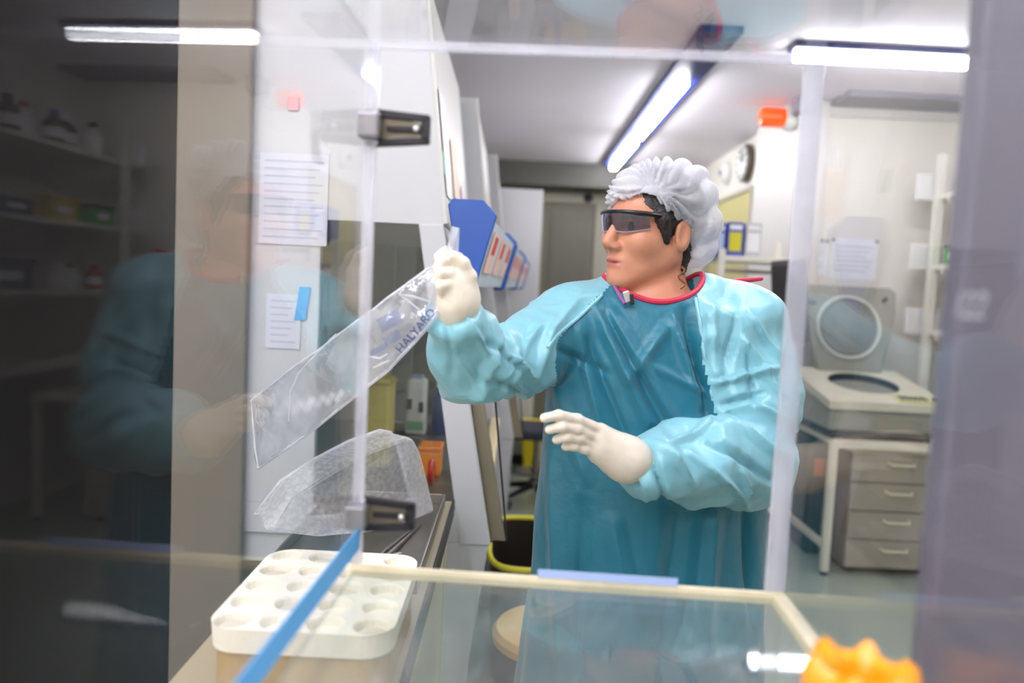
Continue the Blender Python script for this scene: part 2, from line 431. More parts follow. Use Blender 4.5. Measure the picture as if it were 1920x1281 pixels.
MB().box(TX0 + .03, TX1, TY0 - .012, TY0, TZ - .045, TZ - .012).build('front_rail', M_leg, t, bevel=0.003)

CX0, CX1, CY0, CY1 = 1.66, 2.30, 3.86, 4.46
t = thing('centrifuge', ((CX0 + CX1) / 2, (CY0 + CY1) / 2, TZ), 'bench centrifuge with its round lid raised open', 'centrifuge')
M_cb = mat('centrifuge_cream', (222, 216, 192), 0.35); M_cg = mat('centrifuge_grey', (156, 154, 140), 0.4); M_cl = mat('centrifuge_lid', (150, 148, 136), 0.35)
for x in (CX0 + .08, CX1 - .08):
    for y in (CY0 + .06, CY1 - .06):
        MB().lathe([(0.025, 0), (0.02, 0.025)], (x, y, TZ), 12).build('foot', M_dark, t)
MB().box(CX0 + .02, CX1 - .02, CY0 + .02, CY1, TZ + .022, TZ + .05).build('base_plate', M_dark, t)
MB().prism([(CY0, TZ + .05), (CY1, TZ + .05), (CY1, TZ + .285), (CY0, TZ + .175)], 0, CX0 + .01, CX1 - .01).build('body', M_cg, t, bevel=0.01)
# top deck with a round rotor opening
n = 40; ocx, ocy, orad = 1.98, 4.17, 0.185
deck = MB(); V = []; F = []
zt = lambda y: TZ + .19 + (y - CY0) * (0.11 / (CY1 - CY0))
for k in range(n):
    a = 2 * math.pi * k / n; cx_, sy_ = math.cos(a), math.sin(a)
    V.append((ocx + orad * cx_, ocy + orad * sy_, zt(ocy + orad * sy_) + .025))
    q = 1 / max(abs(cx_), abs(sy_))
    hx = (CX1 - ocx) if cx_ > 0 else (ocx - CX0); hy = (CY1 - ocy) if sy_ > 0 else (ocy - CY0 + .02)
    x_, y_ = ocx + cx_ * q * hx, ocy + sy_ * q * hy
    V.append((x_, y_, zt(y_) + .02))
    V.append((x_, y_, zt(y_) - .022))
    V.append((ocx + orad * cx_, ocy + orad * sy_, zt(ocy) - .16))
for k in range(n):
    i, j = 4 * k, 4 * ((k + 1) % n)
    F += [(i, j, j + 1, i + 1), (i + 1, j + 1, j + 2, i + 2)]
deck.add(V, F); deck.build('deck', M_cb, t, True)
bw = MB()
V2 = [V[4 * k] for k in range(n)] + [V[4 * k + 3] for k in range(n)]
bw.add(V2, [(k, (k + 1) % n, n + (k + 1) % n, n + k) for k in range(n)] + [list(range(n, 2 * n))])
bw.build('bowl', M_dark, t, True)
MB().lathe([(0.13, 0), (0.13, 0.05), (0.05, 0.1), (0.03, 0.13)], (ocx, ocy, zt(ocy) - .155), 24).build('rotor', mat('rotor_grey', (60, 60, 64), 0.4, 0.6), t, True)
# control strip at the front right of the deck
rt = Matrix.Rotation(math.atan2(0.11, CY1 - CY0), 3, 'X')
kp = MB().box(2.03, 2.27, CY0 + .0, CY0 + .09, zt(CY0 + .05) + .018, zt(CY0 + .05) + .03, rt).build('control_panel', mat('panel_yellowish', (206, 206, 150), 0.4), t, bevel=0.003)
for r_ in range(2):
    for c_ in range(5):
        x_, y_ = 2.05 + c_ * .03, CY0 + .018 + r_ * .032
        MB().box(x_, x_ + .02, y_, y_ + .02, zt(y_) + .028, zt(y_) + .04, rt).build('button', mat('button_grey', (120, 116, 96), 0.4), kp, bevel=0.002)
MB().lathe([(0.017, 0), (0.015, 0.016)], (2.235, CY0 + .03, zt(CY0 + .03) + .028), 14).build('knob', M_dark, kp, True)
# lid: slab tilted back, ring on its inner face
lt = Matrix.Rotation(rad(-14), 3, 'X'); hinge = (1.99, CY1 - .04, TZ + .30)
ld = MB()
pts = [(-.17, 0), (.20, 0), (.30, .36), (.31, .50), (.27, .53), (-.23, .53), (-.27, .50), (-.25, .36)]
f3 = lambda x, yy, z: tuple(lt @ Vector((x, yy, z)) + Vector(hinge))
ld.hexa([f3(x, -.03, z) for x, z in pts], [f3(x, .03, z) for x, z in pts])
lid = ld.build('lid', M_cl, t, bevel=0.012)
rg = MB(); rg.tube([f3(0.01 + .185 * math.cos(a), -.036, .27 + .185 * math.sin(a)) for a in np.linspace(0, 2 * math.pi, 40, endpoint=False)], 0.011, 8, True)
rg.build('lid_ring', mat('ring_pale', (206, 206, 196), 0.3), lid, True)
rg = MB(); rg.lathe([(0.17, 0), (0.165, .008), (0.09, .012), (0.03, .02)], f3(0.01, -.03, .27), 32, tuple(lt @ Vector((0, -1, 0)))).build('lid_dish', mat('dish_grey', (140, 140, 136), 0.3, 0.3), lid, True)
MB().tube([f3(.22, -.034, .44), f3(.23, -.06, .45), f3(.24, -.034, .46)], .008).build('lid_latch', M_dark, lid)

# drawer unit under the table
DX0, DX1, DY0, DY1 = 1.835, 2.33, 3.905, 4.45
t = thing('drawer_unit', ((DX0 + DX1) / 2, (DY0 + DY1) / 2, 0), 'grey four-drawer pedestal under the centrifuge table', 'drawers')
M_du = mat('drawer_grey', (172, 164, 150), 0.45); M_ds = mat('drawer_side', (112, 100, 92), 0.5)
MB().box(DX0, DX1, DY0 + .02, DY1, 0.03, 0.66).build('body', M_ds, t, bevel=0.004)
MB().box(DX0 - .005, DX1 + .005, DY0 - .004, DY1, 0.66, 0.685).build('top_board', mat('drawer_top', (206, 198, 178), 0.4), t, bevel=0.003)
for k in range(4):
    z0 = 0.04 + k * .155
    f_ = MB().box(DX0 + .003, DX1 - .003, DY0, DY0 + .02, z0 + .004, z0 + .152).build('drawer', M_du, t, bevel=0.003)
    x_ = 2.09; z_ = z0 + .105
    MB().tube([(x_ - .07, DY0, z_ + .008), (x_ - .06, DY0 - .028, z_), (x_ + .06, DY0 - .028, z_), (x_ + .07, DY0, z_ + .008)], 0.0065, 8).build('handle', mat('handle_cream', (236, 228, 200), 0.35), f_, True)
for x in (DX0 + .05, DX1 - .05):
    for y in (DY0 + .08, DY1 - .06):
        MB().lathe([(0.02, 0), (0.02, 0.03)], (x, y, 0), 12).build('caster', M_dark, t)
t = thing('crate', (1.80, 4.40, 0.0), 'dark storage crate in shade behind the white table leg', 'crate')
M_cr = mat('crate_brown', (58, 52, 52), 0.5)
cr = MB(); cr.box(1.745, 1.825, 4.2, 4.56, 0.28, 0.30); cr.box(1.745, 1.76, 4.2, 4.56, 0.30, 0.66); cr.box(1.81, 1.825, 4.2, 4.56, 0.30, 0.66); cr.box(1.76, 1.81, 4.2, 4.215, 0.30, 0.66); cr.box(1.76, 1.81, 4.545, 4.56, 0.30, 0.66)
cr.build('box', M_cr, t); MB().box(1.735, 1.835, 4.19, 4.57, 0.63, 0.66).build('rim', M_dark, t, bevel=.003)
MB().box(1.755, 1.815, 4.194, 4.2, 0.46, 0.56).build('orange_patch', mat('patch_orange', (190, 96, 40), 0.5), t)  # plain orange patch on the crate front
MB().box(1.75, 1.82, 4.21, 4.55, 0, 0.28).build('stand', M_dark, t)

# long wall shelves on the right with their contents
SX0, SX1, SY0, SY1 = 2.50, 2.94, 1.5, 4.62
M_sh = mat('shelf_cream', (222, 220, 208), 0.45)
t = thing('wall_shelving', (2.72, 3.0, 0), 'cream shelving with three long boards at the right wall', 'shelving')
for y in (4.52, 3.1, 1.68):
    MB().box(SX0 - .02, SX0 + .03, y - .02, y + .02, 0.0, 2.36).build('upright', M_sh, t, bevel=0.003)
SZ = (2.12, 1.70, 1.31)
for z in SZ:
    MB().box(SX0, SX1, SY0, SY1, z - .03, z).build('shelf_board', M_sh, t, bevel=0.003)
    MB().box(SX0 - .10, SX0 + .11, SY1 - .045, SY1 - .02, z - .03, z + .13).build('end_plate', M_white, t, bevel=0.008)
    for y in (4.40, 3.1, 1.9):
        MB().hexa([(SX0, y, z - .03), (SX1, y, z - .03), (SX1, y, z - .16), (SX0, y, z - .05)], [(SX0, y + .02, z - .03), (SX1, y + .02, z - .03), (SX1, y + .02, z - .16), (SX0, y + .02, z - .05)]).build('bracket', M_sh, t)
MB().box(SX0, SX1, SY0, SY1, 0.86, 0.90).build('bench_board', M_sh, t, bevel=0.004)
def bottle(x, y, z, r, h, body, cap, label, grp):
    t = thing('reagent_bottle', (x, y, z), label, 'bottle', grp)
    MB().lathe([(r * .95, 0), (r, .006), (r, h * .62), (r * .8, h * .72), (r * .42, h * .8), (r * .4, h * .86)], (x, y, z), 18).build('body', body, t, True)
    MB().lathe([(r * .5, h * .85), (r * .5, h * .98), (r * .45, h)], (x, y, z), 18).build('cap', cap, t, True)
    MB().lathe([(r * 1.012, h * .2), (r * 1.012, h * .5)], (x, y, z), 18, cap=False).build('paper_label', mat('paper_white', (236, 236, 240)), t, True)
def bin_(x, y, z, w_, d_, h_, m_, lid_, label, cat, grp):
    t = thing('storage_box', (x, y, z), label, cat, grp)
    MB().prism([(x - w_ * .45, y - d_ * .45), (x + w_ * .45, y - d_ * .45), (x + w_ * .45, y + d_ * .45), (x - w_ * .45, y + d_ * .45)], 2, z, z + h_ * .86).build('body', m_, t, bevel=.004)
    MB().box(x - w_ / 2, x + w_ / 2, y - d_ / 2, y + d_ / 2, z + h_ * .84, z + h_).build('lid', lid_, t, bevel=.004)
    MB().box(x - w_ * .46 - .003, x - w_ * .46, y - d_ * .25, y + d_ * .25, z + h_ * .3, z + h_ * .6).build('card', mat('paper_white', (236, 236, 240)), t)
M_am = mat('amber_dark', (50, 38, 34), 0.2); M_or2 = mat('box_orange', (214, 120, 40), 0.5); M_ye = mat('box_yellow', (212, 186, 60), 0.5); M_gr = mat('box_green', (88, 176, 60), 0.5)
M_nv = mat('box_navy', (48, 52, 92), 0.5)
cols = ['black', 'white', 'blue', 'red']
capm = [M_dark, M_white, mat('cap_blue', (60, 90, 170), .4), mat('cap_red', (180, 50, 40), .4)]
order = ['nearest the far end plate', 'second from the far end plate', 'third from the far end plate', 'fourth from the far end plate', 'fifth from the far end plate']
for k in range(5):
    bottle(2.62 + .05 * (k % 2), 4.38 - k * .17, SZ[0], .055, .20, M_am if k % 3 else M_white, capm[k % 4], 'bottle with %s cap on the top wall shelf, %s' % (cols[k % 4], order[k]), 'bottles on the top shelf')
bin_(2.66, 3.28, SZ[0], .22, .30, .16, M_white, M_lg, 'white storage box on the top wall shelf', 'box', 'boxes on the wall shelves')
bin_(2.60, 4.36, SZ[1], .14, .22, .12, M_gr, M_nv, 'green and navy box on the middle wall shelf', 'box', 'boxes on the wall shelves')
bin_(2.63, 4.02, SZ[1], .2, .26, .13, M_ye, M_ye, 'yellow box on the middle wall shelf beside the green box', 'box', 'boxes on the wall shelves')
bin_(2.63, 3.66, SZ[1], .2, .26, .10, M_nv, M_lg, 'navy box with a grey lid on the middle wall shelf', 'box', 'boxes on the wall shelves')
bin_(2.63, 3.2, SZ[1], .2, .4, .15, M_or2, M_or2, 'long orange box on the middle wall shelf', 'box', 'boxes on the wall shelves')
bin_(2.63, 2.7, SZ[1], .2, .3, .2, M_ye, M_or2, 'yellow box with an orange lid on the middle wall shelf', 'box', 'boxes on the wall shelves')
for k in range(3):
    bottle(2.61 + .04 * (k % 2), 4.38 - k * .16, SZ[2], .05, .15, M_white if k else mat('bottle_red', (180, 90, 70), .4), capm[(k + 3) % 4], 'bottle with %s cap on the lowest wall shelf, %s' % (cols[(k + 3) % 4], order[k]), 'bottles on the lowest shelf')
bin_(2.64, 3.6, SZ[2], .22, .4, .16, M_nv, M_nv, 'long navy box on the lowest wall shelf', 'box', 'boxes on the wall shelves')
bin_(2.64, 3.1, SZ[2], .22, .3, .13, M_lg, M_white, 'grey box with a white lid on the lowest wall shelf', 'box', 'boxes on the wall shelves')
# ================================================================== things on the left: safety cabinets
M_bsc = mat('cabinet_white', (200, 200, 202), 0.35, var=0.012)
M_bscf = mat('cabinet_front', (226, 222, 218), 0.3, var=0.012)
M_int = mat('chamber_steel', (128, 124, 114), 0.4, 0.6, var=0.05)
M_side_glass = clear('side_glass', (0.86, 0.88, 0.86))
M_blue = mat('cheek_blue', (44, 88, 170), 0.35, var=0.04)
M_beige = mat('armrest_beige', (222, 204, 158), 0.4)
M_paleblue = mat('panel_paleblue', (198, 214, 226), 0.35)
def front_x(z): return -0.187 + (1.6 - z) * (0.123 if z > 1.6 else 0.1915)

def safety_cabinet(Y0, L, label):
    Y1 = Y0 + L
    t = thing('safety_cabinet', (-0.45, Y0, 0), label, 'lab cabinet', 'row of safety cabinets')
    th = 0.03
    for ya in (Y0, Y1 - th):
        yb = ya + th
        # side wall: upper panel, rear frame, sill and slanting front post around the side window
        s = MB()
        s.prism([(-.80, 1.595), (front_x(1.595), 1.595), (front_x(2.25), 2.25), (-.80, 2.25)], 1, ya, yb)
        s.prism([(-.80, .86), (-.496, .86), (-.496, 1.595), (-.80, 1.595)], 1, ya, yb)
        s.prism([(-.80, .78), (-.10, .78), (-.12, .86), (-.80, .86)], 1, ya, yb)
        s.build('side_wall', M_bsc, t, bevel=0.002)
        s = MB(); s.prism([(-.11, .775), (-.03, .775), (-.187, 1.598), (-.25, 1.596)], 1, ya - .004, yb)
        s.build('front_post', M_bsc, t, bevel=0.004)
        s = MB(); s.prism([(-.496, .86), (-.125, .86), (-.25, 1.595), (-.496, 1.595)], 1, ya + .012, ya + .018)
        s.build('side_window', M_side_glass, t)
    # upper body between the sides
    MB().prism([(-.79, 1.60), (front_x(1.60) - .002, 1.60), (front_x(2.25) - .002, 2.25), (-.79, 2.25)], 1, Y0 + th, Y1 - th).build('upper_body', M_bscf, t)
    e = MB(); e.tube([(front_x(2.25) + .004, Y0 + .005, 2.25), (front_x(1.6) + .004, Y0 + .005, 1.6)], .006, 8); e.build('edge_strip', M_trim, t)
    MB().box(-.80, -.765, Y0 + th, Y1 - th, .86, 1.6).build('back_wall', M_int, t)
    for k in range(6):
        y = Y0 + .1 + k * (L - .2) / 5
        MB().box(-.765, -.755, y - .06, y + .05, .95, 1.55).build('baffle', M_int, t, bevel=.003)
    MB().box(-.79, -.10, Y0 + th, Y1 - th, .83, .86).build('work_surface', M_int, t)
    g = MB(); g.hexa([(front_x(1.595), Y0 + th, 1.595), (front_x(1.13), Y0 + th, 1.13), (front_x(1.13), Y1 - th, 1.13), (front_x(1.595), Y1 - th, 1.595)],
                     [(front_x(1.595) - .006, Y0 + th, 1.595), (front_x(1.13) - .006, Y0 + th, 1.13), (front_x(1.13) - .006, Y1 - th, 1.13), (front_x(1.595) - .006, Y1 - th, 1.595)])
    g.build('sash_glass', M_side_glass, t)
    # steel guide rail in front of the post
    r = MB(); r.prism([(-.098 + .065, .775), (-.056 + .065, .775), (-.137 + .065, 1.18), (-.172 + .065, 1.18)], 1, Y0 + .04, Y0 + .055)
    rail = r.build('sash_rail', mat('rail_grey', (142, 132, 112), 0.35, 0.3), t, bevel=.002)
    r = MB(); r.tube([(-.108 + .068, Y0 + .045, 1.18), (-.028 + .04, Y0 + .045, .775), (-.098 + .06, Y0 + .045, .77)], .003, 6); r.build('rail_edge', M_dark, rail)
    # blue cheeks and the pale printed front between them
    ck_ = [(-.18, 1.65), (-.17, 1.666), (-.089, 1.666), (-.054, 1.63), (-.105, 1.432), (-.138, 1.432)]
    for y, dx in ((Y0 + .02, 0), (Y1 - .06, .055)): MB().prism([(q[0] + dx, q[1]) for q in ck_], 1, y, y + .04).build('blue_cheek', M_blue, t, bevel=.003)
    pg = [(-.17, 1.64), (-.10, 1.655), (-.066, 1.622), (-.112, 1.445), (-.135, 1.445)]
    sh = lambda y: .055 * (y - Y0 - .02) / (L - .08)
    fp = MB().hexa([(x, Y0 + .06, z) for x, z in pg], [(x + .055, Y1 - .06, z) for x, z in pg]).build('front_panel', M_paleblue, t)
    for k in range(3):
        q = MB(); y = Y0 + .2 + k * .33
        q.hexa([(-.0715 + o + sh(yy), yy, z) for o, yy, z in ((0, y, 1.60), (-.0298, y, 1.485), (-.0298, y + .22, 1.485), (0, y + .22, 1.60))], [(-.0685 + o + sh(yy), yy, z) for o, yy, z in ((0, y, 1.60), (-.0298, y, 1.485), (-.0298, y + .22, 1.485), (0, y + .22, 1.60))])
        q.build('poster', mat('poster_pink', (232, 196, 188), 0.6), fp)
    for k in range(3):
        q = MB(); y = Y0 + .26 + k * .33
        q.hexa([(-.0735 + o + sh(yy), yy, z) for o, yy, z in ((0, y, 1.59), (-.013, y, 1.54), (-.013, y + .1, 1.54), (0, y + .1, 1.59))], [(-.0698 + o + sh(yy), yy, z) for o, yy, z in ((0, y, 1.59), (-.013, y, 1.54), (-.013, y + .1, 1.54), (0, y + .1, 1.59))])
        q.build('poster_mark', mat('poster_red', (196, 62, 52), 0.6), fp)
    # armrest, base and legs
    MB().box(-.075, -.035, Y0 + .06, Y1 - .04, .87, .905).build('armrest', M_beige, t, bevel=.008)
    MB().box(-.075, -.045, Y0 + .06, Y1 - .04, .79, .87).build('apron', mat('apron_olive', (176, 162, 122), .4, .2), t)
    MB().box(-.80, -.09, Y0 + .01, Y1 - .01, .70, .80).build('base_tray', M_bsc, t, bevel=.003)
    for ya in (Y0, Y1 - .04):
        MB().prism([(-.145, 0), (-.09, 0), (-.075, .45), (-.035, .78), (-.145, .78)], 1, ya, ya + .035).build('leg', M_bsc, t, bevel=.003)
        MB().box(-.80, -.74, ya, ya + .035, 0, .70).build('leg', M_bsc, t, bevel=.003)
    return t
c1 = safety_cabinet(1.90, 1.22, 'nearest white safety cabinet, the one with the papers on its side wall')
# stickers on the upper front of the nearest cabinet
def sticker(parent, Y, dy, z0, z1, m, nm='sticker'):
    MB().hexa([(front_x(z0) + .001, Y, z0), (front_x(z1) + .001, Y, z1), (front_x(z1) + .001, Y + dy, z1), (front_x(z0) + .001, Y + dy, z0)],
              [(front_x(z0) + .003, Y, z0), (front_x(z1) + .003, Y, z1), (front_x(z1) + .003, Y + dy, z1), (front_x(z0) + .003, Y + dy, z0)]).build(nm, m, parent)
sticker(c1, 2.0, .05, 1.74, 1.80, mat('sticker_green', (84, 156, 130), .5))
sticker(c1, 2.35, .22, 1.72, 1.90, mat('sticker_peach', (238, 206, 186), .5))
sticker(c1, 2.7, .2, 1.68, 1.80, mat('sticker_pink', (236, 214, 222), .5))
sticker(c1, 2.06, .16, 1.69, 1.98, M_wc, 'paper_strip')
c2 = copy_thing(c1, (-0.45 + .06, 3.27, 0), 'second white safety cabinet, behind the raised glove')
c3 = copy_thing(c1, (-0.45 + .11, 4.64, 0), 'third and farthest white safety cabinet in the row')

# papers on the side wall of the first cabinet
def side_paper(px0, px1, py0, py1, label, lines, red=False):
    a = P(px0, py0, 1.896); b = P(px1, py1, 1.896)
    t = thing('notice_sheet', ((a[0] + b[0]) / 2, 1.896, b[2]), label, 'paper', 'papers on the cabinet side')
    MB().box(a[0], b[0], 1.8955, 1.8985, b[2], a[2]).build('paper', mat('paper_side', (214, 215, 224), .6), t)
    pr = MB(); h_ = (a[2] - b[2])
    for k in range(lines):
        z = a[2] - h_ * (k + 1) / (lines + 1)
        pr.box(a[0] + .012, b[0] - .012 - .02 * ((k * 7) % 3) / 2, 1.8948, 1.8955, z - .0025, z + .0015)
    pr.build('print', mat('print_blue', (188, 190, 208), .6), t)['kind'] = 'stuff'
    return t
side_paper(500, 562, 550, 655, 'small printed sheet under blue tape on the cabinet side', 7)
side_paper(488, 612, 285, 462, 'larger printed sheet high on the cabinet side', 11)
M_tape = mat('tape_blue', (92, 168, 226), .5)
a = P(572, 538, 1.893); b = P(562, 600, 1.893)
tag(MB().hexa([(a[0] - .014, 1.8925, a[2]), (a[0] + .014, 1.8925, a[2]), (b[0] + .014, 1.8925, b[2]), (b[0] - .014, 1.8925, b[2])],
              [(a[0] - .014, 1.8945, a[2]), (a[0] + .014, 1.8945, a[2]), (b[0] + .014, 1.8945, b[2]), (b[0] - .014, 1.8945, b[2])]).build('tape_strip', M_tape),
    'short strip of blue tape on the cabinet side', 'tape')
a = P(540, 180, 1.8955); b = P(560, 208, 1.8955)
tag(MB().box(a[0], b[0], 1.893, 1.8985, b[2], a[2]).build('warning_label', mat('label_pink', (226, 186, 194), .5), bevel=.002), 'tiny pink label high on the cabinet side', 'label')

# contents of the first cabinet
WS = .86
M_olive = mat('sharps_yellow', (206, 190, 96), .45)
a = P(682, 800, 2.30); b = P(732, 712, 2.30)
t = thing('sharps_container', ((a[0] + b[0]) / 2, 2.36, WS), 'tall yellow sharps container inside the first safety cabinet', 'container')
MB().prism([(a[0], 2.30), (b[0], 2.30), (b[0], 2.42), (a[0], 2.42)], 2, WS, b[2]).build('body', M_olive, t, bevel=.01)
MB().box(a[0] + .012, b[0] - .02, 2.32, 2.40, b[2], b[2] + .05).build('neck', M_olive, t, bevel=.006)
MB().box(a[0] - .004, b[0] + .004, 2.295, 2.425, b[2] - .02, b[2] - .008).build('rim', mat('rim_yellow', (188, 172, 70), .4), t, bevel=.003)
a = P(757, 790, 2.85); b = P(802, 712, 2.85)
t = thing('wipes_pack', ((a[0] + b[0]) / 2, 2.88, WS), 'white wipes pack with dark and green print inside the cabinet', 'pack')
MB().prism([(a[0], WS), (b[0], WS), (b[0] - .005, b[2]), (a[0] + .005, b[2])], 1, 2.85, 2.92).build('pouch', M_wc, t, bevel=.012)
pm = MB(); pm.box(a[0] + .01, a[0] + .03, 2.846, 2.85, WS + .1, WS + .14); pm.box(b[0] - .03, b[0] - .012, 2.846, 2.85, WS + .09, WS + .13)
pm.build('dark_print', M_dark, t); MB().box(a[0] + .01, b[0] - .01, 2.846, 2.85, WS + .02, WS + .055).build('green_print', mat('print_green', (140, 190, 150), .5), t)
MB().box(a[0] + .02, b[0] - .02, 2.86, 2.91, b[2] - .004, b[2] + .012).build('flap', M_lb, t, bevel=.003)
t = thing('blue_bottle', (-.265, 2.9, WS), 'small dark blue bottle beside the wipes pack', 'bottle')
MB().lathe([(.035, 0), (.036, .01), (.036, .14), (.018, .17), (.018, .19)], (-.265, 2.9, WS), 18).build('body', mat('bottle_blue', (40, 66, 128), .3), t, True)
MB().lathe([(.021, .185), (.021, .215)], (-.265, 2.9, WS), 14).build('cap', M_wc, t, True)
a = P(783, 894, 2.24); b = P(826, 842, 2.24)
t = thing('orange_box', ((a[0] + b[0]) / 2, 2.28, WS), 'bright orange box inside the first safety cabinet', 'box')
MB().box(a[0], b[0], 2.24, 2.33, WS, b[2] - .012).build('body', mat('box_orange_bright', (248, 146, 24), .4), t, bevel=.006)
MB().box(a[0] - .003, b[0] + .003, 2.237, 2.333, b[2] - .012, b[2] + .004).build('lid', mat('lid_orange', (240, 132, 16), .4), t, bevel=.004)
c = P(808, 905, 2.17)
t = thing('tape_roll', (c[0], 2.17, WS), 'small red roll standing before the orange box', 'roll')
MB().tube([(c[0], 2.17 + .0, WS + .035)] and [(c[0] + .012 * 0, 2.17 + .030 * math.cos(q), WS + .034 + .030 * math.sin(q)) for q in np.linspace(0, 2 * math.pi, 24, endpoint=False)], .008, 8, True).build('ring', mat('roll_red', (196, 40, 36), .4), t, True)
MB().tube([(c[0], 2.17 + .02 * math.cos(q), WS + .034 + .02 * math.sin(q)) for q in np.linspace(0, 2 * math.pi, 20, endpoint=False)], .0045, 6, True).build('core', M_wc, t, True)

# tall white cabinet at the far end of the row
t = thing('tall_cabinet', (-.15, 6.3, 0), 'tall white cabinet at the far end of the safety cabinets', 'cabinet')
MB().box(-.62, .19, 6.02, 6.6, .08, 2.23).build('body', M_bsc, t, bevel=.006)
for x0, x1 in ((-.61, -.215), (-.205, .18)):
    dd = MB().box(x0, x1, 6.0, 6.02, .1, 2.21).build('door', M_bsc, t, bevel=.003)
    xh = x1 - .04 if x0 < -.5 else x0 + .04
    MB().tube([(xh, 6.0, 1.2), (xh, 5.97, 1.2), (xh, 5.97, 1.05), (xh, 6.0, 1.05)], .006).build('handle', M_steel, dd, True)
MB().box(-.60, .17, 6.04, 6.58, 0, .08).build('plinth', M_dark, t)

# yellow bin, chair, waste bin, stool
t = thing('yellow_bin', (.28, 5.79, 0), 'yellow clinical waste bin on the far floor', 'bin')
yb = 5.66; M_yb = mat('bin_yellow', (240, 214, 40), .4)
MB().hexa([(.14, yb, 0), (.42, yb, 0), (.42, yb + .26, 0), (.14, yb + .26, 0)], [(.11, yb - .02, .36), (.45, yb - .02, .36), (.45, yb + .28, .36), (.11, yb + .28, .36)]).build('body', M_yb, t, bevel=.01)
MB().box(.10, .46, yb - .03, yb + .29, .36, .40).build('lid', M_yb, t, bevel=.008)
MB().box(.22, .36, yb - .018, yb - .008, .12, .26).build('label', mat('label_cream', (226, 216, 170), .5), t)
chx, chy = .20, 4.96
t = thing('lab_chair', (chx, chy, 0), 'swivel chair on casters between the gown and the safety cabinets', 'chair')
for k in range(5):
    an = rad(72 * k + 12); ex, ey = chx + .27 * math.cos(an), chy + .27 * math.sin(an)
    MB().tube([(chx, chy, .13), (ex, ey, .085)], [.024, .016], 8).build('base_arm', M_dark, t, True)
    MB().cyl((ex - .012 * math.sin(an), ey + .012 * math.cos(an), .032), (ex + .012 * math.sin(an), ey - .012 * math.cos(an), .032), .032, n=16).build('caster', M_dark, t, True)
MB().lathe([(.045, .10), (.045, .16), (.026, .165), (.026, .3), (.02, .3), (.02, .46)], (chx, chy, 0), 16).build('column', M_steel, t, True)
MB().lathe([(.09, .2), (.13, .205), (.13, .215), (.09, .22)], (chx, chy, 0), 24).build('foot_ring', M_steel, t, True)
MB().box(chx - .21, chx + .21, chy - .2, chy + .2, .46, .53).build('seat', mat('chair_navy', (44, 44, 60), .6), t, bevel=.025, seg=3)
MB().box(chx + .15, chx + .2, chy - .19, chy + .19, .62, .98).build('backrest', mat('chair_navy', (44, 44, 60)), t, bevel=.02, seg=3)
MB().tube([(chx + .12, chy, .45), (chx + .24, chy, .48), (chx + .22, chy, .75)], .016).build('back_support', M_dark, t, True)
bx, by = .125, 2.86
t = thing('waste_bin', (bx, by, 0), 'black waste bin with a yellow bag folded over its rim', 'bin')
V = []; n = 40
def rr(a, hx, hy, p=4.0):
    c_, s_ = math.cos(a), math.sin(a); k_ = (abs(c_) ** p + abs(s_) ** p) ** (-1 / p); return hx * k_ * c_, hy * k_ * s_
prof = [(.86, 0), (.90, .1), (1.0, .45)]
for sc_, z in prof:
    V += [(bx + rr(2 * math.pi * k / n, .172 * sc_, .30 * sc_)[0], by + rr(2 * math.pi * k / n, .172 * sc_, .30 * sc_)[1], z) for k in range(n)]
F = [(i * n + k, i * n + (k + 1) % n, (i + 1) * n + (k + 1) % n, (i + 1) * n + k) for i in range(2) for k in range(n)] + [list(range(n))]
MB().add(V, F).build('body', mat('bin_black', (48, 40, 34), .4), t, True)
MB().tube([(bx + rr(2 * math.pi * k / n, .174, .302)[0], by + rr(2 * math.pi * k / n, .174, .302)[1], .458) for k in range(n)], .011, 8, True).build('bag_rim', mat('bag_yellow', (232, 222, 70), .4), t, True)
sx, sy = .155, 2.06
t = thing('stool', (sx, sy, 0), 'round tan-topped stool seen through the clear box floor', 'stool')
MB().lathe([(.15, .445), (.17, .455), (.172, .475), (.16, .49), (.05, .492)], (sx, sy, 0), 36).build('seat', mat('stool_tan', (226, 182, 96), .45, var=.03), t, True)
MB().lathe([(.03, .06), (.03, .44), (.07, .446)], (sx, sy, 0), 16).build('column', M_steel, t, True)
for k in range(5):
    an = rad(72 * k + 30); ex, ey = sx + .22 * math.cos(an), sy + .22 * math.sin(an)
    MB().tube([(sx, sy, .09), (ex, ey, .045)], .016, 8).build('base_arm', M_steel, t, True)
    MB().lathe([(.02, 0), (.02, .04)], (ex, ey, 0), 12).build('foot', M_dark, t, True)

# ================================================================== dark cabinet and post at the left
M_dk = mat('cupboard_dark', (18, 17, 17), .7, var=.08, spec=.08)
pt = struct(MB().box(XL, -.850, 1.868, 1.888, 0, CEIL).build('wall_partition', M_dk), 'tall dark partition panel at the far left', 'partition')
struct(MB().box(-.849, -.668, 1.862, 1.886, 0, CEIL).build('trim_post', mat('post_beige', (120, 110, 97), .5), bevel=.006), 'beige upright post beside the dark partition', 'trim')

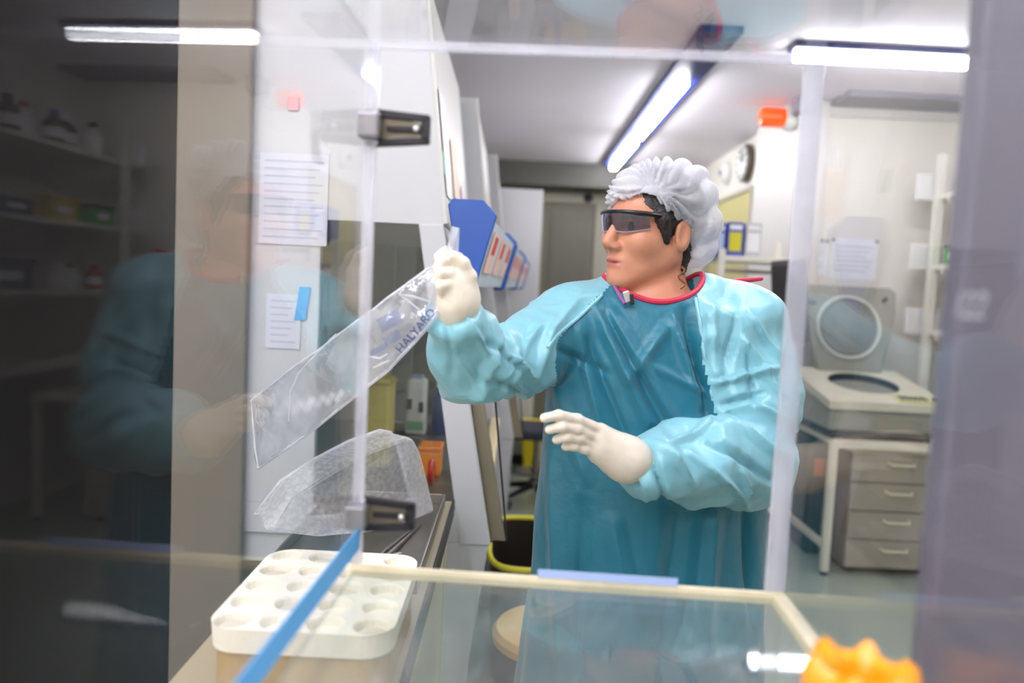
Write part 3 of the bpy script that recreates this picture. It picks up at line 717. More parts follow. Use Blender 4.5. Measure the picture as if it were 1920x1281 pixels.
# side table with tray, clear tub and foam rack
TB = .905
t = thing('side_table', (-.29, 1.2, 0), 'narrow steel-edged side table under the white foam rack', 'table')
MB().box(-.432, -.130, .58, 1.84, TB - .03, TB).build('table_top', mat('table_grey', (176, 164, 136), .4), t)
MB().box(-.130, -.124, .58, 1.84, TB - .034, TB + .004).build('edge_band', M_dark, t)
for x in (-.41, -.155):
    for y in (.62, 1.80):
        MB().box(x - .018, x + .018, y - .018, y + .018, 0, TB - .03).build('leg', mat('leg_sand', (206, 196, 164), .4), t, bevel=.003)
MB().box(-.17, -.140, .64, 1.78, .25, TB - .06).build('side_panel', mat('leg_sand', (206, 196, 164)), t)
t = thing('steel_tray', (-.30, 1.52, TB), 'shallow steel tray on the side table behind the foam rack', 'tray')
MB().box(-.425, -.145, 1.27, 1.80, TB, TB + .006).build('bottom', M_steel, t)
for a_ in ((-.425, -.419, 1.27, 1.80), (-.151, -.145, 1.27, 1.80), (-.419, -.151, 1.27, 1.276), (-.419, -.151, 1.794, 1.80)):
    MB().box(a_[0], a_[1], a_[2], a_[3], TB + .006, TB + .03).build('rim', M_steel, t, bevel=.002)
# clear speckled tub leaning in the tray
out = [(490, 1000, 1.33), (545, 930, 1.36), (620, 880, 1.42), (690, 842, 1.48), (755, 818, 1.54), (778, 822, 1.56), (792, 850, 1.58), (806, 905, 1.62), (818, 962, 1.66), (760, 985, 1.52), (690, 1000, 1.42), (600, 1010, 1.36)]
pts = [Vector(P(*o)) for o in out]
cen = sum(pts, Vector()) / len(pts)
nrm = (pts[4] - pts[0]).cross(pts[8] - pts[0]).normalized()
if nrm.y > 0: nrm = -nrm
back = [p - nrm * .07 + (cen - p) * .10 for p in pts]
zmin = min(min(p.z for p in pts), min(p.z for p in back)); dz = Vector((0, 0, max(0, TB + .008 - zmin)))
pts = [p + dz for p in pts]; back = [p + dz for p in back]
t = thing('plastic_tub', (cen.x, cen.y, TB + .006), 'clear speckled plastic tub leaning in the steel tray', 'tub')
M_tub = clear('tub_plastic', (.95, .95, .96), haze=.36, hazecol=(.99, .98, 1), rough=.10, gain=1.6, bump=.12, bscale=160, speck=1)
mb_ = MB(); nn = len(pts)
mb_.add(pts + back, [list(range(nn))] + [(i, (i + 1) % nn, nn + (i + 1) % nn, nn + i) for i in range(nn)])
mb_.build('shell', M_tub, t, bevel=.012, seg=3)
mb_ = MB(); mb_.tube(back, .004, 6, True); mb_.build('rim', clear('tub_rim', haze=.7, hazecol=(.85, .85, .88)), t, True)
# loose steel tools in the tray
for k, (x0, y0, x1, y1) in enumerate([(-.36, 1.30, -.23, 1.36), (-.33, 1.29, -.20, 1.44), (-.25, 1.30, -.185, 1.62)]):
    lab = ['steel forceps lying leftmost in the tray', 'steel forceps lying in the middle of the tray', 'steel forceps lying along the right rim of the tray'][k]
    t = thing('forceps', ((x0 + x1) / 2, (y0 + y1) / 2, TB + .006), lab, 'forceps', 'tools in the steel tray')
    dx, dy = (x1 - x0), (y1 - y0); ln = math.hypot(dx, dy); px_, py_ = -dy / ln * .007, dx / ln * .007
    for s_ in (-1, 1):
        MB().tube([(x0, y0, TB + .012), (x0 + dx * .4 + px_ * s_, y0 + dy * .4 + py_ * s_, TB + .014), (x1 + px_ * s_ * .3, y1 + py_ * s_ * .3, TB + .01)], [.004, .005, .002], 6).build('prong', M_steel, t, True)
    MB().lathe([(.006, 0), (.006, .01)], (x0, y0, TB + .007), 8).build('joint', M_dark, t, True)

# white foam tube rack with round wells
RXa, RXb, RYa, RYb, RH = -.376, -.134, .915, 1.205, .095
rk = thing('foam_rack', ((RXa + RXb) / 2, (RYa + RYb) / 2, TB), 'cream foam tube rack with rows of round wells, left foreground', 'rack')
M_foam = mat('foam_cream', (240, 234, 218), .75, var=.03, scale=30, bump=.15, bscale=220)
nx, ny = 4, 5; cw, chh = (RXb - RXa) / nx, (RYb - RYa) / ny; wr = .0235; ns = 16
ztop = TB + RH; V = []; F = []
for i in range(nx):
    for j in range(ny):
        cx_, cy_ = RXa + (i + .5) * cw, RYa + (j + .5) * chh; b0 = len(V)
        for k in range(ns):
            a_ = 2 * math.pi * k / ns; c_, s_ = math.cos(a_), math.sin(a_); q = 1 / max(abs(c_), abs(s_))
            ox, oy = cx_ + c_ * q * cw / 2, cy_ + s_ * q * chh / 2
            # rounded outer corners of the block
            for (ccx, sx_) in ((RXa, 1), (RXb, -1)):
                for (ccy, sy_) in ((RYa, 1), (RYb, -1)):
                    kx, ky = ccx + sx_ * .04, ccy + sy_ * .04
                    if (ox - kx) * sx_ < 0 and (oy - ky) * sy_ < 0:
                        d_ = math.hypot(ox - kx, oy - ky)
                        if d_ > .04: ox, oy = kx + (ox - kx) / d_ * .04, ky + (oy - ky) / d_ * .04
            V.append((ox, oy, ztop)); V.append((cx_ + c_ * (wr + .002), cy_ + s_ * (wr + .002), ztop)); V.append((cx_ + c_ * wr, cy_ + s_ * wr, ztop - .003)); V.append((cx_ + c_ * wr * .96, cy_ + s_ * wr * .96, ztop - .014))
        for k in range(ns):
            p_, q_ = b0 + 4 * k, b0 + 4 * ((k + 1) % ns)
            F += [(p_, q_, q_ + 1, p_ + 1), (p_ + 1, q_ + 1, q_ + 2, p_ + 2), (p_ + 2, q_ + 2, q_ + 3, p_ + 3)]
        F.append([b0 + 4 * k + 3 for k in range(ns)])
body = MB(); body.add(V, F)
per = []
for (ccx, ccy, a0) in ((RXb - .04, RYb - .04, 0), (RXa + .04, RYb - .04, 90), (RXa + .04, RYa + .04, 180), (RXb - .04, RYa + .04, 270)):
    per += [(ccx + .04 * math.cos(rad(a0 + 15 * k)), ccy + .04 * math.sin(rad(a0 + 15 * k))) for k in range(7)]
np_ = len(per)
body.add([(x, y, ztop) for x, y in per] + [(cx2 * .985 + (RXa + RXb) * .0075, cy2 * .985 + (RYa + RYb) * .0075, ztop - .032) for cx2, cy2 in per],
         [(i, (i + 1) % np_, np_ + (i + 1) % np_, np_ + i) for i in range(np_)] + [list(range(np_, 2 * np_))])
bo = body.build('block', M_foam, rk)
low = [(cx2 * .95 + (RXa + RXb) * .025, cy2 * .95 + (RYa + RYb) * .025) for cx2, cy2 in per]
MB().prism(low, 2, TB, ztop - .0325).build('base_block', mat('base_tan', (178, 150, 100), .6), rk)  # tan block under the foam top
for i in range(nx):
    for j in range(ny):
        if (i + j * 2) % 3 == 0:
            cx_, cy_ = RXa + (i + .5) * cw, RYa + (j + .5) * chh
            MB().lathe([(.019, 0), (.019, .003), (.016, .004)], (cx_, cy_, ztop - .0135), 14).build('well_disc', mat('well_disc', (214, 206, 186), .5), rk, True)
# ================================================================== clear box in front of the viewer
M_pane = clear('acrylic_pane', (.995, .995, .998), haze=.003, hazecol=(.8, .8, .9), rough=.012, f0=.006, gain=.75)
M_pfloor = clear('acrylic_floor', (.90, .92, .90), haze=.10, hazecol=(.60, .62, .60), rough=.03, gain=.8)
M_edge = clear('acrylic_edge', (.9, .9, .92), haze=.45, hazecol=(.88, .87, .93), rough=.1)
M_edgew = clear('acrylic_edge_warm', (.9, .88, .8), haze=.97, hazecol=(.98, .90, .70), rough=.1)
ang = rad(2.7); bu = Vector((math.cos(ang), -math.sin(ang), 0)); be = Vector((math.sin(ang), math.cos(ang), 0)); bo_ = Vector((-.172, .85, 0))
BW, BD, Z0, Z1 = .492, .78, 1.105, 1.715
def q3(a_, b_, z): return bo_ + bu * a_ + be * b_ + Vector((0, 0, z))
def slab(a0, a1, b0, b1, z0, z1, mb_=None):
    mb_ = mb_ or MB()
    return mb_.hexa([q3(a0, b0, z0), q3(a1, b0, z0), q3(a1, b1, z0), q3(a0, b1, z0)], [q3(a0, b0, z1), q3(a1, b0, z1), q3(a1, b1, z1), q3(a0, b1, z1)])
bx_ = thing('acrylic_box', q3(BW / 2, -BD / 2, Z0), 'clear acrylic box open to the viewer, framing the whole picture', 'box')
T = .006
slab(0, T, -BD, -.001, Z0 + T, Z1 - T).build('side_pane', M_pane, bx_)
slab(BW - T, BW, -BD, -.001, Z0 + T, Z1 - T).build('side_pane', M_pane, bx_)
slab(0, BW, -BD, -.001, Z1 - T, Z1).build('top_pane', M_pane, bx_)
slab(0, BW, -BD, -.001, Z0, Z0 + T).build('floor_pane', M_pfloor, bx_)
slab(-.004, .009, 0, .006, Z0 + .014, Z1 - .009).build('edge_bar', M_edge, bx_, bevel=.001)
slab(BW - .018, BW + .004, 0, .006, Z0 + .014, Z1 - .009).build('edge_bar', M_edge, bx_, bevel=.001)
slab(-.004, BW + .004, 0, .006, Z1 - .009, Z1 + .001).build('top_bar', M_edge, bx_, bevel=.001)
slab(-.004, BW + .004, 0, .006, Z0 - .002, Z0 + .012).build('floor_bar', M_edgew, bx_, bevel=.001)
slab(BW - .010, BW + .006, -BD, -.0005, Z0 - .002, Z0 + .011).build('floor_bar', M_edgew, bx_, bevel=.001)
slab(.0062, .0072, -.46, -.004, Z0 + .034, Z0 + .060).build('tape', M_tape, bx_)
slab(.215, .375, -.0012, -.0004, Z0 + .0125, Z0 + .022).build('tape', mat('tape_lavender', (168, 188, 230), .5), bx_)
# black sprung clamps on the rear edge of the left pane
M_clp = mat('clamp_black', (44, 42, 46), .35, .4); M_riv = mat('rivet', (214, 212, 206), .3, .7)
def clamp(zc):
    c_ = MB()
    L = .068; h0, h1 = .0215, .0150
    a0 = -.001
    outer = [(a0, -h0), (a0 + L, -h1), (a0 + L, h1), (a0, h0)]
    # trapezoid plate with a tapering slot: four bars
    def bar(p, q, w_, y0=.006, y1=.013):
        d_ = Vector((q[0] - p[0], q[1] - p[1])).normalized(); n_ = Vector((-d_.y, d_.x)) * w_ / 2
        A = [(p[0] + n_.x, p[1] + n_.y), (q[0] + n_.x, q[1] + n_.y), (q[0] - n_.x, q[1] - n_.y), (p[0] - n_.x, p[1] - n_.y)]
        c_.hexa([q3(x, y0, zc + z) for x, z in A], [q3(x, y1, zc + z) for x, z in A])
    bar((a0, h0 - .004), (a0 + L, h1 - .003), .0085); bar((a0, -h0 + .004), (a0 + L, -h1 + .003), .0085)
    bar((a0 + .004, -h0), (a0 + .004, h0), .010); bar((a0 + L - .004, -h1), (a0 + L - .004, h1), .011)
    bar((a0 + .02, 0), (a0 + L - .004, 0), .007, .006, .009)
    o = c_.build('clamp', M_clp, bx_, bevel=.001)
    pl = MB()
    A = [(a0 + .004, -h0 + .004), (a0 + L - .006, -.006), (a0 + L - .006, .006), (a0 + .004, h0 - .004)]
    pl.hexa([q3(x, .0105, zc + z) for x, z in A], [q3(x, .012, zc + z) for x, z in A])
    pl.build('clamp_plate', mat('clamp_plate', (128, 118, 100), .35, .5), o)
    for x, z in ((a0 + .008, h0 - .005), (a0 + .008, -h0 + .005), (a0 + L - .014, 0)):
        MB().lathe([(.0036, 0), (.003, .003), (.0012, .0042)], q3(x, .006, zc + z), 12, tuple(-be)).build('rivet', M_riv, o, True)
    jw = MB(); slab(-.010, .014, -.012, .008, zc - .014, zc + .014, jw); jw.build('clamp_jaw', mat('clamp_jaw', (150, 148, 152), .3, .6), o, bevel=.003)
clamp(1.621); clamp(1.176)
# marker number, and glare drawn as pale zigzag lines on the panes
M_markglare = clear('mark_glare_white', haze=.55, hazecol=(.95, .95, 1))
sm = MB(); map_text(sm, '122', .026, q3(BW - T - .001, -.318, 1.444), -be, Vector((0, 0, 1)) - be * .25)
sm.build('marker_number', M_markglare, bx_)
def zig(pts_): 
    z_ = MB(); z_.tube(pts_, .0005, 5); return z_
zig([q3(T + .001, -.085 - .0155 * k, 1.326 + (.010 if k % 2 else 0) + .001 * k) for k in range(11)]).build('glare_zigzag', M_markglare, bx_)
zig([q3(BW - T - .001, -.055 - .006 * k, 1.585 + (.022 if k % 2 else 0) - .0015 * k) for k in range(9)]).build('glare_zigzag', M_markglare, bx_)

# stand under the front of the box
t = thing('box_stand', (.08, .25, 0), 'steel stand under the front of the clear box', 'stand')
MB().box(-.20, .33, .06, .42, Z0 - .02, Z0).build('plate', M_steel, t, bevel=.002)
for x in (-.17, .30):
    for y in (.09, .39): MB().box(x - .015, x + .015, y - .015, y + .015, 0, Z0 - .02).build('leg', M_steel, t)

# grey post and dark panel at the right edge
struct(MB().box(.327, .408, .550, .576, 0, CEIL).build('trim_post_right', mat('post_mauve', (98, 94, 107), .32, var=.05, coat=.3), bevel=.006, seg=3), 'mauve grey glossy post in the right foreground', 'trim')
struct(MB().box(.410, 1.1, .580, .62, 0, CEIL).build('trim_panel_right', M_dk), 'dark panel at the right picture edge', 'trim')

# orange scalloped plastic ring on the box floor
ox, oy, oz = .253, .500, Z0 + T + .0005
t = thing('scalloped_holder', (ox, oy, oz), 'orange plastic scalloped ring holder, lower right foreground', 'holder')
M_org = mat('plastic_orange', (236, 152, 16), .35, var=.06, coat=.2)
V = []; F = []; n = 64
rings = [(.030, 0), (.033, .012), (.034, .060), (.036, .074), (.034, .083), (.028, .088), (.019, .084), (.0155, .070), (.0155, .03)]
for r_, z_ in rings:
    for k in range(n):
        a_ = 2 * math.pi * k / n
        lob = 1 + (.12 * math.cos(6 * a_ + .3) if r_ > .024 else 0)
        V.append((ox + r_ * lob * math.cos(a_), oy + r_ * lob * math.sin(a_), oz + z_ + (.007 * max(0, math.cos(6 * a_ + .3)) if .02 < r_ and z_ > .06 else 0)))
for i in range(len(rings) - 1):
    F += [(i * n + k, i * n + (k + 1) % n, (i + 1) * n + (k + 1) % n, (i + 1) * n + k) for k in range(n)]
MB().add(V, F + [list(range(n))]).build('body', M_org, t, True)
MB().lathe([(.0150, .032), (.0150, .04), (.004, .042)], (ox, oy, oz), 20).build('core', mat('core_grey', (150, 132, 90), .5), t, True)
MB().lathe([(.0335, .016), (.0375, .02), (.0375, .03), (.0335, .034)], (ox, oy, oz), 40, cap=False).build('collar', M_org, t, True)
# ================================================================== distance-field modelling for the person
def smin(a, b, k):
    h = np.maximum(k - np.abs(a - b), 0) / k
    return np.minimum(a, b) - h * h * k * 0.25
def smax(a, b, k): return -smin(-a, -b, k)
def cap_(X, a, b, ra, rb=None):
    """tapered capsule"""
    rb = ra if rb is None else rb
    a = np.asarray(a, float); b = np.asarray(b, float); d = b - a; L2 = float(d @ d)
    px_, py_, pz_ = X[0] - a[0], X[1] - a[1], X[2] - a[2]
    h = np.clip((px_ * d[0] + py_ * d[1] + pz_ * d[2]) / L2, 0, 1)
    return np.sqrt((px_ - d[0] * h) ** 2 + (py_ - d[1] * h) ** 2 + (pz_ - d[2] * h) ** 2) - (ra + (rb - ra) * h)
def ell_(X, c, r):
    k0 = np.sqrt(((X[0] - c[0]) / r[0]) ** 2 + ((X[1] - c[1]) / r[1]) ** 2 + ((X[2] - c[2]) / r[2]) ** 2)
    k1 = np.sqrt(((X[0] - c[0]) / r[0] ** 2) ** 2 + ((X[1] - c[1]) / r[1] ** 2) ** 2 + ((X[2] - c[2]) / r[2] ** 2) ** 2)
    return k0 * (k0 - 1) / np.maximum(k1, 1e-6)
def chain_(X, pts_, rr_, k=0.02):
    d = None
    for i in range(len(pts_) - 1):
        c = cap_(X, pts_[i], pts_[i + 1], rr_[i], rr_[i + 1])
        d = c if d is None else smin(d, c, k)
    return d
def grid_(x, y, z): return np.meshgrid(np.asarray(x), np.asarray(y), np.asarray(z), indexing='ij')
def nets(F, x, y, z):
    """surface nets over a rectilinear grid"""
    x, y, z = np.asarray(x), np.asarray(y), np.asarray(z)
    S = F < 0
    nx_, ny_, nz_ = F.shape
    c = [S[i:nx_ - 1 + i, j:ny_ - 1 + j, k:nz_ - 1 + k] for i in (0, 1) for j in (0, 1) for k in (0, 1)]
    cnt = sum(a.astype(np.int8) for a in c)
    act = (cnt > 0) & (cnt < 8)
    I, J, K = np.nonzero(act)
    idx = -np.ones(act.shape, int); idx[I, J, K] = np.arange(len(I))
    acc = np.zeros((len(I), 3)); num = np.zeros(len(I))
    off = [(i, j, k) for i in (0, 1) for j in (0, 1) for k in (0, 1)]
    for a in range(8):
        for b in range(a + 1, 8):
            oa, ob = off[a], off[b]
            if sum(abs(oa[q] - ob[q]) for q in range(3)) != 1: continue
            fa = F[I + oa[0], J + oa[1], K + oa[2]]; fb = F[I + ob[0], J + ob[1], K + ob[2]]
            m = (fa < 0) != (fb < 0)
            t = np.where(m, fa / np.where(m, fa - fb, 1), 0)
            pa = np.stack([x[I + oa[0]], y[J + oa[1]], z[K + oa[2]]], 1); pb = np.stack([x[I + ob[0]], y[J + ob[1]], z[K + ob[2]]], 1)
            acc += np.where(m[:, None], pa + (pb - pa) * t[:, None], 0); num += m
    V = acc / num[:, None]
    Q = []
    for ax in range(3):
        sl0 = [slice(None)] * 3; sl1 = [slice(None)] * 3
        sl0[ax] = slice(0, -1); sl1[ax] = slice(1, None)
        A, B = S[tuple(sl0)], S[tuple(sl1)]
        ch = A != B
        u, v = (ax + 1) % 3, (ax + 2) % 3
        i, j, k = np.nonzero(ch); P3 = np.stack([i, j, k], 1)
        ok = (P3[:, u] > 0) & (P3[:, v] > 0) & (P3[:, u] < F.shape[u] - 1) & (P3[:, v] < F.shape[v] - 1)
        P3 = P3[ok]; fl = A[ch][ok]
        def at_(du, dv):
            q = P3.copy(); q[:, u] -= du; q[:, v] -= dv
            return idx[q[:, 0], q[:, 1], q[:, 2]]
        qd = np.stack([at_(1, 1), at_(0, 1), at_(0, 0), at_(1, 0)], 1)
        qd[~fl] = qd[~fl][:, ::-1]
        Q.append(qd)
    return V, np.concatenate(Q)
def vnormals(V, Q):
    n = np.cross(V[Q[:, 2]] - V[Q[:, 0]], V[Q[:, 3]] - V[Q[:, 1]])
    N = np.zeros_like(V)
    for c in range(4): np.add.at(N, Q[:, c], n)
    return N / np.maximum(np.linalg.norm(N, axis=1), 1e-9)[:, None]
def relax(V, Q, it=1, w_=.5):
    for _ in range(it):
        A = np.zeros_like(V); n = np.zeros(len(V))
        for c in range(4):
            np.add.at(A, Q[:, c], V[Q[:, (c + 1) % 4]] + V[Q[:, (c - 1) % 4]]); np.add.at(n, Q[:, c], 2)
        V = V * (1 - w_) + w_ * A / np.maximum(n, 1)[:, None]
    return V
def mesh_obj(name, V, Q, m, parent=None, org=None):
    if org is None: org = ORG[parent.name]
    me = bpy.data.meshes.new(name)
    Vl = V - np.array(org)
    me.vertices.add(len(Vl)); me.vertices.foreach_set('co', Vl.astype(np.float32).ravel())
    me.loops.add(Q.size); me.loops.foreach_set('vertex_index', Q.astype(np.int32).ravel())
    me.polygons.add(len(Q)); me.polygons.foreach_set('loop_start', np.arange(0, Q.size, 4, dtype=np.int32))
    me.polygons.foreach_set('loop_total', np.full(len(Q), 4, np.int32)) if False else None
    me.update(calc_edges=True); me.validate()
    me.polygons.foreach_set('use_smooth', [True] * len(me.polygons))
    me.materials.append(m)
    o = bpy.data.objects.new(name, me); link(o, parent); ORG[o.name] = tuple(org)
    if parent is None: o.location = org
    return o
def to_px(V):
    q = (V - CAM) @ RN
    return 960 + FPX * q[:, 0] / -q[:, 2], 640.5 - FPX * q[:, 1] / -q[:, 2]
rng = np.random.default_rng(11)
def worley(V, N, lo, hi, stretch=(1, 1, 1)):
    c = rng.uniform(lo, hi, (N, 3)) * np.array(stretch); p = V * np.array(stretch)
    d = np.full(len(V), 9.0)
    for q in c: d = np.minimum(d, ((p - q) ** 2).sum(1))
    return np.sqrt(d)
def folds(V, N, lst, ymax=1.6):
    """lst: (px0, py0, px1, py1, half width px, height m): ridges (+) or valleys (-) in the cloth facing the viewer"""
    x, y = to_px(V); D = np.zeros(len(V))
    for (x0, y0, x1, y1, w_, h_) in lst:
        dx, dy = x1 - x0, y1 - y0; L2 = dx * dx + dy * dy
        t = np.clip(((x - x0) * dx + (y - y0) * dy) / L2, 0, 1)
        d = np.hypot(x - x0 - dx * t, y - y0 - dy * t) / w_
        D += h_ * np.maximum(0, 1 - d) ** 1.2 * np.sin(math.pi * np.clip(t * .9 + .05, 0, 1)) ** .5
    D *= (V[:, 1] < ymax) & (N[:, 1] < .25)
    return D

# ------------------------------------------------------------------ pose
Hc = P(1222, 434, 1.42); HS = .955                                # between the ears
yaw = rad(57)
hf = np.array([-math.sin(yaw), -math.cos(yaw), 0]); hl = np.array([math.cos(yaw), -math.sin(yaw), 0]); hu = np.array([0, 0, 1.0])
tilt = rad(3)                                          # slight tilt towards the picture's right
hu, hl = hu * math.cos(tilt) + hl * math.sin(tilt), hl * math.cos(tilt) - hu * math.sin(tilt)
def hw(x, y, z): return Hc + (hf * x + hl * y + hu * z) * HS
def hloc(X): 
    a, b, c = (X[0] - Hc[0]) / HS, (X[1] - Hc[1]) / HS, (X[2] - Hc[2]) / HS
    return [a * e[0] + b * e[1] + c * e[2] for e in (hf, hl, hu)]
BX, BY = .286, 1.455                                   # torso axis
SR, UR, ER, FR, CR = P(1078, 592, 1.43), P(990, 662, 1.36), P(897, 697, 1.27), P(872, 650, 1.2), P(853, 590, 1.13)
SL, UL, EL, FL, CL = P(1398, 608, 1.455), P(1408, 725, 1.41), P(1402, 868, 1.34), P(1300, 874, 1.27), P(1196, 866, 1.205)
feet = (BX, BY, 0.0)

ZK = [0.30, .42, .70, .95, 1.10, 1.22, 1.32, 1.38, 1.42, 1.45, 1.49]
AK = [.245, .240, .232, .228, .222, .212, .202, .182, .150, .105, .060]
BK = [.175, .170, .160, .152, .145, .138, .122, .104, .088, .070, .050]
def torso_(X, off=0.0):
    a = np.interp(X[2], ZK, AK) + off; b = np.interp(X[2], ZK, BK) + off
    cx = np.interp(X[2], [1.2, 1.45], [BX, .262]); cy = np.interp(X[2], [1.2, 1.46], [BY, 1.43])
    u, v = (X[0] - cx) / a, (X[1] - cy) / b
    r = (np.abs(u) ** 2.4 + np.abs(v) ** 2.4) ** (1 / 2.4)
    return (r - 1) * np.minimum(a, b) * .9
NC = np.array([.262, 1.424]); NR = (.090, .067)        # neck opening of the gown

# ------------------------------------------------------------------ body
def head_(X):
    L = hloc(X)
    d = ell_(L, (-.018, 0, .035), (.098, .075, .088))
    d = smin(d, ell_(L, (.028, 0, -.022), (.062, .058, .080)), .03)
    for s in (-1, 1):
        d = smin(d, cap_(L, (.0, s * .049, -.045), (.066, s * .014, -.095), .022, .017), .03)
        d = smin(d, ell_(L, (.052, s * .040, -.022), (.032, .024, .026)), .025)
        d = smin(d, cap_(L, (.080, s * .012, .024), (.068, s * .046, .020), .010, .010), .02)
    d = smin(d, ell_(L, (.073, 0, -.097), (.020, .020, .016)), .018)
    d = smin(d, ell_(L, (.076, 0, -.066), (.018, .024, .022)), .02)           # mouth mound
    d = smin(d, cap_(L, (.084, 0, .018), (.108, 0, -.028), .0085, .0120), .012)
    for s in (-1, 1): d = smin(d, ell_(L, (.096, s * .012, -.036), (.012, .0075, .0075)), .008)
    for s in (-1, 1): d = smax(d, -ell_(L, (.096, s * .031, .004), (.020, .017, .0115)), .012)
    for s in (-1, 1): d = smin(d, ell_(L, (.071, s * .031, .003), (.0125, .0135, .0115)), .004)   # eyeballs and lids
    d = smin(d, ell_(L, (.0915, 0, -.0610), (.0075, .021, .0050)), .005)
    d = smin(d, ell_(L, (.0895, 0, -.0725), (.0080, .018, .0058)), .005)
    d = smax(d, -ell_(L, (.100, 0, -.0665), (.010, .024, .0014)), .003)
    for s in (-1, 1): d = smax(d, -ell_(L, (.103, s * .0065, -.0415), (.005, .0032, .004)), .003)
    for s in (-1, 1):
        e = smax(ell_(L, (-.008, s * .078, -.006), (.019, .0085, .031)), -ell_(L, (-.002, s * .088, -.004), (.011, .008, .020)), .004)
        d = smin(d, e, .006)
    return d
neck_lo = np.array([.262, 1.435, 1.40])
def body_(X):
    d = torso_(X, np.interp(X[2], [1.33, 1.40], [-.045, -.018]))
    d = smax(d, X[2] - 1.455, .03)
    d = smin(d, cap_(X, neck_lo, hw(-.025, 0, -.055), .058, .052), .045)
    for ch, rr_ in (((SR, UR, ER, CR), (.05, .044, .036, .024)), ((SL, UL, EL, CL), (.055, .045, .038, .024))):
        d = smin(d, chain_(X, ch, rr_), .03)
    for s in (-1, 1):
        d = smin(d, chain_(X, [(BX + s * .09, BY, .85), (BX + s * .095, BY - .01, .48), (BX + s * .10, BY + .01, .07), ], (.09, .058, .038)), .03)
        d = smin(d, cap_(X, (BX + s * .10, BY + .01, .055), (BX + s * .115, BY - .14, .035), .036, .028), .02)
    return d
def axis(lo, hi, f0, f1, coarse, fine):
    return np.unique(np.round(np.concatenate([np.arange(lo, f0, coarse), np.arange(f0, f1, fine), np.arange(f1, hi, coarse)]), 5))
gx = axis(-.16, .60, Hc[0] - .135, Hc[0] + .125, .012, .0026); gy = axis(1.08, 1.68, Hc[1] - .12, Hc[1] + .125, .012, .0026); gz = axis(-.01, 1.74, Hc[2] - .15, Hc[2] + .14, .012, .0026)
X = grid_(gx, gy, gz)
Fb = body_(X)
sx_ = slice(*np.searchsorted(gx, [Hc[0] - .15, Hc[0] + .14])); sy_ = slice(*np.searchsorted(gy, [Hc[1] - .14, Hc[1] + .14])); sz_ = slice(*np.searchsorted(gz, [Hc[2] - .16, Hc[2] + .15]))
Xs = [a[sx_, sy_, sz_] for a in X]
Fb[sx_, sy_, sz_] = smin(Fb[sx_, sy_, sz_], head_(Xs), .02)
V, Q = nets(Fb, gx, gy, gz)
V = relax(V, Q, 1, .4)
del X, Xs, Fb

# skin: one material, lips, brows and eyes as colour by place on the head
def skin_material():
    m = mat('skin', (208, 144, 114), .42, var=.05, scale=25, sss=.12, bump=.04, bscale=300)
    nt = m.node_tree; n = nt.nodes; l = nt.links
    b = n['Principled BSDF']; src = b.inputs['Base Color'].links[0].from_socket
    at = n.new('ShaderNodeAttribute'); at.attribute_name = 'lip'
    mx = n.new('ShaderNodeMix'); mx.data_type = 'RGBA'
    l.new(at.outputs['Fac'], mx.inputs[0]); l.new(src, mx.inputs[6]); mx.inputs[7].default_value = srgb(172, 100, 92)
    at2 = n.new('ShaderNodeAttribute'); at2.attribute_name = 'brow'
    mx2 = n.new('ShaderNodeMix'); mx2.data_type = 'RGBA'
    l.new(at2.outputs['Fac'], mx2.inputs[0]); l.new(mx.outputs[2], mx2.inputs[6]); mx2.inputs[7].default_value = srgb(52, 38, 34)
    l.new(mx2.outputs[2], b.inputs['Base Color'])
    return m
person = mesh_obj('person', V, Q, skin_material(), None, feet)
tag(person, 'person in a teal gown, white cap and goggles, reaching for a plastic bag', 'person')
L = np.stack(hloc(V.T), 1)
lip = np.exp(-(((L[:, 0] - .097) / .012) ** 2 + (L[:, 1] / .020) ** 4 + ((L[:, 2] + .0665) / .0095) ** 4))
brow = np.exp(-((L[:, 2] - .021 - .1 * (np.abs(L[:, 1]) - .03)) / .004) ** 4) * np.exp(-((np.abs(L[:, 1]) - .032) / .019) ** 6) * (L[:, 0] > .06)
for nm, arr in (('lip', lip), ('brow', brow)):
    a_ = person.data.attributes.new(nm, 'FLOAT', 'POINT'); v_ = np.zeros(len(person.data.vertices), np.float32); v_[:len(arr)] = arr[:len(v_)]; a_.data.foreach_set('value', v_)
for s in (1, -1):
    e = MB(); c = hw(.0735, s * .031, .004); e.lathe([(.0001, .0116), (.0045, .0108), (.0085, .0085)], c, 14, tuple(hf), False)
    e.build('eye', mat('eye_dark', (42, 34, 30), .2), person, True)

